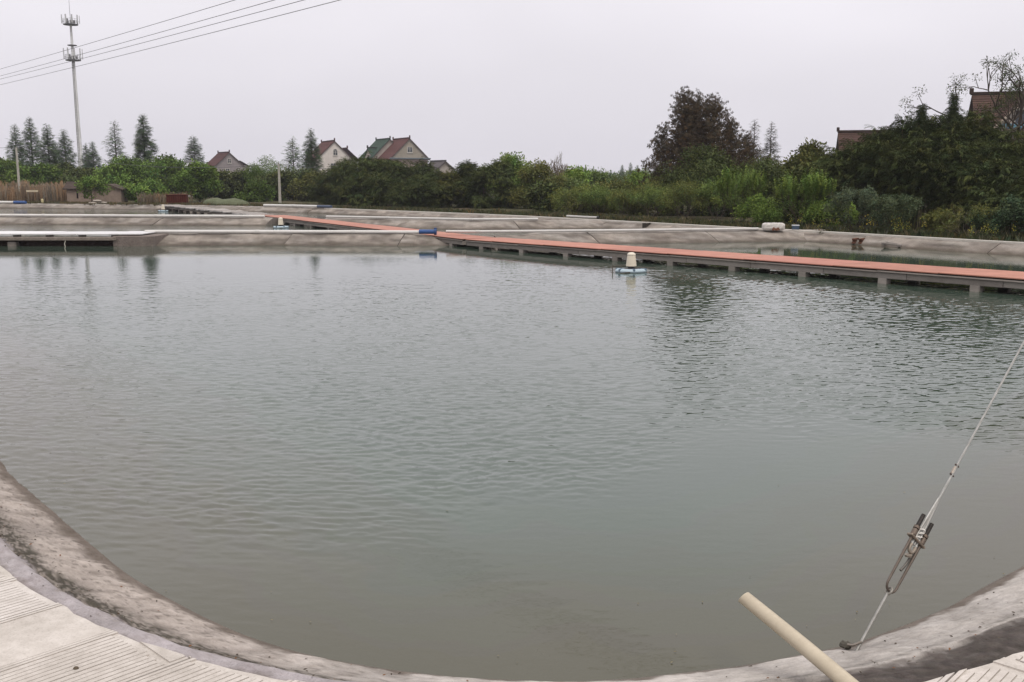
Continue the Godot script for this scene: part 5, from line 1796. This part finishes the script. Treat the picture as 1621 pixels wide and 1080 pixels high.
	s = Shape.new(); s.col = Color(0.40, 0.36, 0.32)
	gable_body(s, 3.8, 6.0, 4.1, 5.6)
	part("wall", s, M.paint, o)
	gable_roof(o, 3.8, 6.0, 4.1, 5.6, Color(0.12, 0.105, 0.105), 0.3, 0.0, false)
	o = thing("low_house", "low house with a bluish dark roof at the left edge of the view", "house", Vector3(-113.5, 0.2, -222), 0.9)
	s = Shape.new(); s.col = Color(0.40, 0.36, 0.33)
	gable_body(s, 6.0, 9.0, 5.0, 7.3)
	part("wall", s, M.paint, o)
	gable_roof(o, 6.0, 9.0, 5.0, 7.3, Color(0.075, 0.078, 0.095), 0.4, 0.0, false)
	o = thing("white_shed", "white low roof among the trees, behind the neat round tree", "shed", Vector3(-38.8, 0.2, -122), 0.6)
	s = Shape.new(); s.col = Color(0.4, 0.38, 0.36)
	gable_body(s, 3.0, 3.4, 3.0, 4.0)
	part("wall", s, M.paint, o)
	gable_roof(o, 3.0, 3.4, 3.0, 4.0, Color(0.62, 0.62, 0.63), 0.3, 0.0, false)
	# right-hand houses
	o = thing("gabled_house", "big house with a steep brown tiled roof and pale gable at the right edge", "house", Vector3(52.2, 0.2, -100), -0.30)
	s = Shape.new(); s.col = Color(0.44, 0.39, 0.34)
	s.box(Vector3(0, 3.4, -4.0), Vector3(10.6, 7.2, 8.0))
	part("wall", s, M.paint, o)
	s = Shape.new()
	var rb := Color(0.098, 0.056, 0.043)
	roof_slope(s, Vector3(-5.9, 6.7, 0.6), Vector3(6.2, 6.7, 0.6), Vector3(0.0, 4.0, -4.6), 16, rb)
	roof_slope(s, Vector3(-5.9, 6.7, -8.6), Vector3(6.2, 6.7, -8.6), Vector3(0.0, 4.0, 4.6), 16, rb)
	var r2 := part("roof", s, M.tile, o)
	s = Shape.new(); s.col = rb * 0.5
	s.box(Vector3(0.15, 10.85, -4.0), Vector3(12.4, 0.3, 0.35), Basis.IDENTITY, 0.03); s.box(Vector3(-5.95, 11.1, -4.0), Vector3(0.4, 0.6, 0.3), Basis.IDENTITY, 0.05)
	part("ridge", s, M.tile, r2)
	for side in [-1.0, 1.0]:
		s = Shape.new(); s.col = Color(0.44, 0.39, 0.34)
		s.face(Vector3(5.2 * side, 6.9, 0.1), Vector3(5.2 * side, 6.9, -8.1), Vector3(5.2 * side, 10.6, -4.0))
		part("end_gable", s, M.paint, o)
	var dg := Node3D.new(); dg.name = "cross_gable"; o.add_child(dg)
	dg.position = Vector3(-1.2, 7.0, 1.0)
	s = Shape.new(); s.col = Color(0.46, 0.40, 0.35)
	gable_body(s, 5.6, 4.5, 0.4, 3.25)
	part("wall", s, M.paint, dg)
	s = Shape.new()
	for side in [-1.0, 1.0]:
		roof_slope(s, Vector3(3.3 * side, 0.0, 0.3), Vector3(3.3 * side, 0.0, -4.4), Vector3(-3.3 * side, 3.45, 0), 10, rb)
	part("roof", s, M.tile, dg)
	s = Shape.new(); s.col = Color(0.55, 0.47, 0.38)
	for side in [-1.0, 1.0]:
		var d := Vector3(-3.3 * side, 3.45, 0)
		s.box(Vector3(3.3 * side, -0.12, 0.28) + d * 0.5, Vector3(d.length(), 0.2, 0.1), Basis(d.normalized(), Vector3(-d.normalized().y, d.normalized().x, 0), Vector3(0, 0, 1)))
	part("verge_board", s, M.paint, dg)
	s = Shape.new(); s.col = Color(0.6, 0.58, 0.54)
	for x in [-1.3, -0.3]: s.box(Vector3(x, 1.1, 0.05), Vector3(0.1, 1.5, 0.1))
	for y in [0.4, 1.8]: s.box(Vector3(-0.8, y, 0.052), Vector3(0.9, 0.1, 0.1))
	s.box(Vector3(-0.8, 1.1, 0.04), Vector3(0.07, 1.3, 0.07))
	var wf := part("window", s, M.paint, dg)
	s = Shape.new()
	s.box(Vector3(-0.8, 1.1, 0.008), Vector3(0.9, 1.3, 0.03))
	part("pane", s, M.dark_glass, wf)
	s = Shape.new(); s.col = Color(0.06, 0.15, 0.21)
	s.box(Vector3(-0.3, 7.2, 2.0), Vector3(6.6, 0.16, 1.6), Basis(Vector3.RIGHT, 0.28), 0.03)
	part("blue_awning", s, M.plastic, o)
	o = thing("long_house", "long brown tiled roof showing above the left part of the bamboo thicket", "house", Vector3(38.6, 0.2, -105), -0.25)
	s = Shape.new(); s.col = Color(0.40, 0.35, 0.31)
	s.box(Vector3(0, 2.2, -3.5), Vector3(7.2, 4.6, 6.6))
	part("wall", s, M.paint, o)
	s = Shape.new()
	roof_slope(s, Vector3(-4.3, 4.3, 0.4), Vector3(4.6, 4.3, 0.4), Vector3(0.0, 2.75, -3.9), 13, rb * 0.95)
	roof_slope(s, Vector3(-4.3, 4.3, -7.4), Vector3(4.6, 4.3, -7.4), Vector3(0.0, 2.75, 3.9), 13, rb * 0.95)
	r2 = part("roof", s, M.tile, o)
	s = Shape.new(); s.col = rb * 0.5
	s.box(Vector3(0.15, 7.18, -3.5), Vector3(9.0, 0.26, 0.3), Basis.IDENTITY, 0.03); s.box(Vector3(-4.3, 7.4, -3.5), Vector3(0.3, 0.45, 0.26), Basis.IDENTITY, 0.04)
	part("ridge", s, M.tile, r2)
	for side in [-1.0, 1.0]:
		s = Shape.new(); s.col = Color(0.40, 0.35, 0.31)
		s.face(Vector3(3.6 * side, 4.4, -0.2), Vector3(3.6 * side, 4.4, -6.8), Vector3(3.6 * side, 7.0, -3.5))
		part("end_gable", s, M.paint, o)
	# brick hut
	o = thing("brick_hut", "low brown brick hut with two dark window slits behind the far bank", "hut", Vector3(-37.0, 0.2, -89.0), 0.12)
	var wall := Color(0.30, 0.235, 0.19)
	s = Shape.new(); s.col = wall
	s.box(Vector3(-0.95, 0.62, 0), Vector3(2.3, 1.3, 2.4))
	var wl := part("wall", s, M.concrete, o)
	for x in [-1.22, -0.62]:
		s = Shape.new(); s.col = Color(0.02, 0.018, 0.016)
		s.box(Vector3(x, 0.72, 1.2), Vector3(0.13, 0.62, 0.06))
		part("window_slit", s, M.paint, o)
	s = Shape.new(); s.col = wall * 0.95
	s.box(Vector3(1.3, 0.6, -0.1), Vector3(2.2, 1.25, 2.2))
	part("annex_wall", s, M.concrete, o)
	s = Shape.new()
	roof_slope(s, Vector3(-2.35, 1.22, 1.45), Vector3(0.3, 1.22, 1.45), Vector3(0, 0.62, -1.5), 7, Color(0.13, 0.10, 0.085))
	roof_slope(s, Vector3(-2.35, 1.22, -1.5), Vector3(0.3, 1.22, -1.5), Vector3(0, 0.62, 1.5), 7, Color(0.13, 0.10, 0.085))
	part("roof", s, M.tile, o)
	s = Shape.new(); s.col = wall
	s.face(Vector3(0.05, 1.2, 1.15), Vector3(0.05, 1.2, -1.15), Vector3(0.05, 1.8, 0))
	part("gable", s, M.concrete, o)
	s = Shape.new(); s.col = wall
	s.face(Vector3(-2.05, 1.2, 1.15), Vector3(-2.05, 1.2, -1.15), Vector3(-2.05, 1.8, 0))
	part("gable", s, M.concrete, o)
	s = Shape.new()
	for side in [-1.0, 1.0]:
		roof_slope(s, Vector3(1.3 + 1.3 * side, 1.15, 1.2), Vector3(1.3 + 1.3 * side, 1.15, -1.4), Vector3(-1.3 * side, 0.5, 0), 6, Color(0.17, 0.135, 0.11))
	part("annex_roof", s, M.tile, o)
	s = Shape.new(); s.col = wall * 1.05
	s.face(Vector3(0.2, 1.2, 1.0), Vector3(2.4, 1.2, 1.0), Vector3(1.3, 1.6, 1.0))
	part("annex_gable", s, M.concrete, o)

# ------------------------------------------------------------------ tower, poles, wires
func build_tower() -> void:
	var o := thing("radio_tower", "slim white mobile phone mast with two antenna platforms at left", "tower", Vector3(-94.3, 0.0, -220))
	o.rotation.z = 0.004
	var s := Shape.new(); s.col = Color(0.78, 0.79, 0.80)
	s.tube([Vector3(0, -0.3, 0), Vector3(0, 12, 0), Vector3(0, 28, 0), Vector3(0, 36.0, 0)], [0.58, 0.47, 0.32, 0.2], 16)
	part("shaft", s, M.paint, o)
	s = Shape.new(); s.col = Color(0.22, 0.22, 0.23)
	for k in 46:
		var y := 1.0 + k * 0.58
		s.box(Vector3(0.02, y, lerpf(0.58, 0.34, k / 46.0) + 0.08), Vector3(0.34, 0.05, 0.05))
	for x in [-0.17, 0.17]:
		s.tube([Vector3(x, 0.5, 0.66), Vector3(x, 12, 0.55), Vector3(x, 28.0, 0.40)], [0.03], 4)
	part("ladder", s, M.steel, o)
	s = Shape.new(); s.col = Color(0.3, 0.3, 0.31)
	s.tube([Vector3(0, 36.0, 0), Vector3(0, 40.2, 0)], [0.05, 0.03], 6)
	part("lightning_rod", s, M.steel, o)
	rng.seed = 19
	for q in [[27.6, 1.55, 1.9, 2.2], [35.0, 1.5, 1.8, 1.7]]:
		var p := Node3D.new()
		p.name = "platform" if not o.has_node("platform") else "platform_001"
		o.add_child(p)
		p.position.y = q[0]
		s = Shape.new(); s.col = Color(0.13, 0.13, 0.135)
		s.lathe(Vector3.ZERO, [Vector2(0.3, -0.1), Vector2(q[1], -0.06), Vector2(q[1], 0.1), Vector2(0.3, 0.14)], 18)
		part("deck", s, M.steel, p)
		s = Shape.new(); s.col = Color(0.35, 0.35, 0.36)
		for k in 13:
			var a := TAU * k / 12
			s.tube([Vector3(cos(a) * q[1], 0.1, sin(a) * q[1]), Vector3(cos(a) * q[1], 1.15, sin(a) * q[1])], [0.025], 4)
		for y in [0.6, 1.15]:
			var ring := []
			for k in 25: ring.append(Vector3(cos(TAU * k / 24) * q[1], y, sin(TAU * k / 24) * q[1]))
			s.tube(ring, [0.025], 4, false)
		part("railing", s, M.steel, p)
		for k in 9:
			var a := TAU * k / 9 + 0.3
			s = Shape.new(); s.col = Color(0.62, 0.63, 0.65) * rng.randf_range(0.85, 1.05)
			var b := Basis(Vector3.UP, -a + PI / 2)
			s.box(Vector3(cos(a) * q[2], q[3] * 0.5 + 0.25, sin(a) * q[2]), Vector3(0.28, q[3], 0.14), b, 0.03)
			part("antenna_panel", s, M.paint, p)
			s = Shape.new(); s.col = Color(0.3, 0.3, 0.31)
			s.tube([Vector3(cos(a) * q[1], 0.7, sin(a) * q[1]), Vector3(cos(a) * q[2], 0.7, sin(a) * q[2])], [0.03], 4)
			part("bracket", s, M.steel, p)
		for k in 5:
			var a := TAU * k / 5 + 1.0
			s = Shape.new(); s.col = Color(0.25, 0.25, 0.26)
			s.box(Vector3(cos(a) * 0.75, 0.6 + 0.3 * (k % 2), sin(a) * 0.75), Vector3(0.4, 0.6, 0.3), Basis(Vector3.UP, -a), 0.03)
			part("equipment_box", s, M.paint, p)
	s = Shape.new(); s.col = Color(0.17, 0.17, 0.175)
	s.lathe(Vector3.ZERO, [Vector2(0.35, 30.6), Vector2(0.95, 30.65), Vector2(0.95, 30.8), Vector2(0.3, 30.85)], 14)
	part("upper_ring", s, M.steel, o)
	# two slender poles and their wire
	var heads := []
	for q in [[-44.25, -90.0, 4.85, "taller pale concrete pole at the far left, in front of the reeds"], [-19.72, -85.0, 3.35, "thin pale pole behind the far bank, left of the white gabled house"]]:
		o = thing("pale_pole", q[3], "pole", Vector3(q[0], 0.2, q[1]), 0.0, "slender pale poles behind the far bank")
		s = Shape.new(); s.col = Color(0.46, 0.44, 0.39)
		s.tube([Vector3(0, -0.2, 0), Vector3(0, q[2], 0)], [0.125, 0.085], 10)
		part("shaft", s, M.concrete, o)
		s = Shape.new(); s.col = Color(0.25, 0.24, 0.23)
		s.box(Vector3(0, q[2] - 0.14, 0), Vector3(0.5, 0.06, 0.06))
		s.lathe(Vector3(0, q[2], 0), [Vector2(0.05, 0.0), Vector2(0.06, 0.05), Vector2(0.0, 0.12)], 8)
		part("insulator", s, M.steel, o)
		heads.append(Vector3(q[0], q[2] + 0.2, q[1]))
	var far_left := Vector3(-64, 5.6, -92)
	var far_right := Vector3(-9.0, 3.1, -79.5)
	for q in [[far_left, heads[0], 0.2, "thin wire running left from the taller pale pole"], [heads[0], heads[1], 0.9, "thin sagging wire between the two pale poles"], [heads[1], far_right, 0.25, "thin wire running right from the thin pale pole into the trees"]]:
		s = Shape.new(); s.col = Color(0.16, 0.16, 0.165)
		var pts := []
		for k in 17:
			var t := k / 16.0
			pts.append(q[0].lerp(q[1], t) - Vector3(0, q[2] * 4.0 * t * (1.0 - t), 0))
		s.tube(pts, [0.014], 4)
		single("power_wire", s, M.steel, q[3], "wire", "wires between the pale poles")
	# four power lines crossing the sky at upper left, from the utility pole to one out of view
	var n := 0
	o = thing("line_pole", "concrete line pole out beyond the left edge that carries the four wires", "pole", Vector3(-56, 0.2, -92))
	s = Shape.new(); s.col = Color(0.3, 0.285, 0.26)
	s.tube([Vector3.ZERO, Vector3(0, 10.0, 0)], [0.17, 0.11], 12)
	part("shaft", s, M.concrete, o)
	s = Shape.new(); s.col = Color(0.2, 0.2, 0.2)
	for y in [8.75, 9.15]: s.box(Vector3(0, y - 0.2, 0), Vector3(1.6, 0.08, 0.08), Basis(Vector3.UP, deg_to_rad(52.0)))
	part("cross_arm", s, M.steel, o)
	for q in [[7.21, 9.62, "topmost of the four power wires crossing the sky at upper left"], [6.92, 9.19, "second from the top of the four power wires at upper left"], [6.67, 9.08, "third from the top of the four power wires at upper left"], [6.47, 8.70, "lowest of the four power wires crossing the sky at upper left"]]:
		s = Shape.new(); s.col = Color(0.26, 0.26, 0.27)
		var a := Vector3(8.99, q[0], -9.5)
		var b := Vector3(-56, q[1], -92)
		var pts := []
		for k in 41:
			var t := k / 40.0
			pts.append(a.lerp(b, t) - Vector3(0, 0.25 * 4.0 * t * (1.0 - t), 0))
		s.tube(pts, [0.0095], 5)
		single("power_line", s, M.steel, q[2], "wire", "four power lines across the sky")

func _ready() -> void:
	setup()
	materials()
	build_shore()
	build_ground()
	build_banks()
	build_water()
	build_pavement()
	build_houses()
	build_tower()
	build_clumps()
	build_trees()
	build_walkways()
	build_pipes()
	build_aerators()
	build_stay()
	build_debris()
	build_low_growth()

func setup() -> void:
	var cam := Camera3D.new()
	cam.name = "camera"
	cam.position = Vector3(0, 2.2, 0)
	cam.rotation = Vector3(-atan(255.0 / 1568.0), 0, 0)
	cam.fov = rad_to_deg(2.0 * atan(540.0 / 1568.0))
	cam.near = 0.05; cam.far = 4000.0
	add_child(cam); cam.current = true
	var sky := ProceduralSkyMaterial.new()
	sky.sky_energy_multiplier = 1.0
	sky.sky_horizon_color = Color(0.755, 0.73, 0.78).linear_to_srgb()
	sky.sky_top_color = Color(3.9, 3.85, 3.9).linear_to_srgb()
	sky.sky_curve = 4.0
	sky.ground_horizon_color = Color(0.18, 0.17, 0.16).linear_to_srgb()
	sky.ground_bottom_color = Color(0.12, 0.11, 0.10).linear_to_srgb()
	sky.sun_angle_max = 1.0
	var haze := FastNoiseLite.new()
	haze.seed = 8; haze.frequency = 1.1; haze.fractal_octaves = 4
	var im := Image.create(512, 256, false, Image.FORMAT_RGBF)
	for y in 256:
		for x in 512:
			var lon := TAU * x / 512.0
			var lat := PI * (0.5 - (y + 0.5) / 256.0)
			var t := haze.get_noise_3d(cos(lon) * cos(lat) * 1.5, sin(lat) * 5.0, sin(lon) * cos(lat) * 1.5)
			var k := clampf(0.03 + 0.11 * t, 0.0, 0.1)
			im.set_pixel(x, y, Color(k, k * 0.97, k * 1.0))
	sky.sky_cover = ImageTexture.create_from_image(im)
	var env := Environment.new()
	env.background_mode = Environment.BG_SKY
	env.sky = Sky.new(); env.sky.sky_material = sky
	env.tonemap_mode = Environment.TONE_MAPPER_LINEAR
	env.tonemap_exposure = 1.0
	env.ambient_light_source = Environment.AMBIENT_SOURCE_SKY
	env.sdfgi_enabled = true; env.ssao_enabled = true; env.ssil_enabled = true
	env.fog_enabled = true
	env.fog_density = 0.00032
	env.fog_light_color = Color(0.80, 0.80, 0.84)
	var we := WorldEnvironment.new()
	we.name = "sky"; we.environment = env
	add_child(we)
	var sun := DirectionalLight3D.new()
	sun.name = "sun"
	sun.light_energy = 0.5; sun.light_angular_distance = 25.0
	sun.light_color = Color(1.0, 0.97, 0.93)
	sun.shadow_enabled = true
	sun.rotation = Vector3(deg_to_rad(-58), deg_to_rad(25), 0)
	add_child(sun)
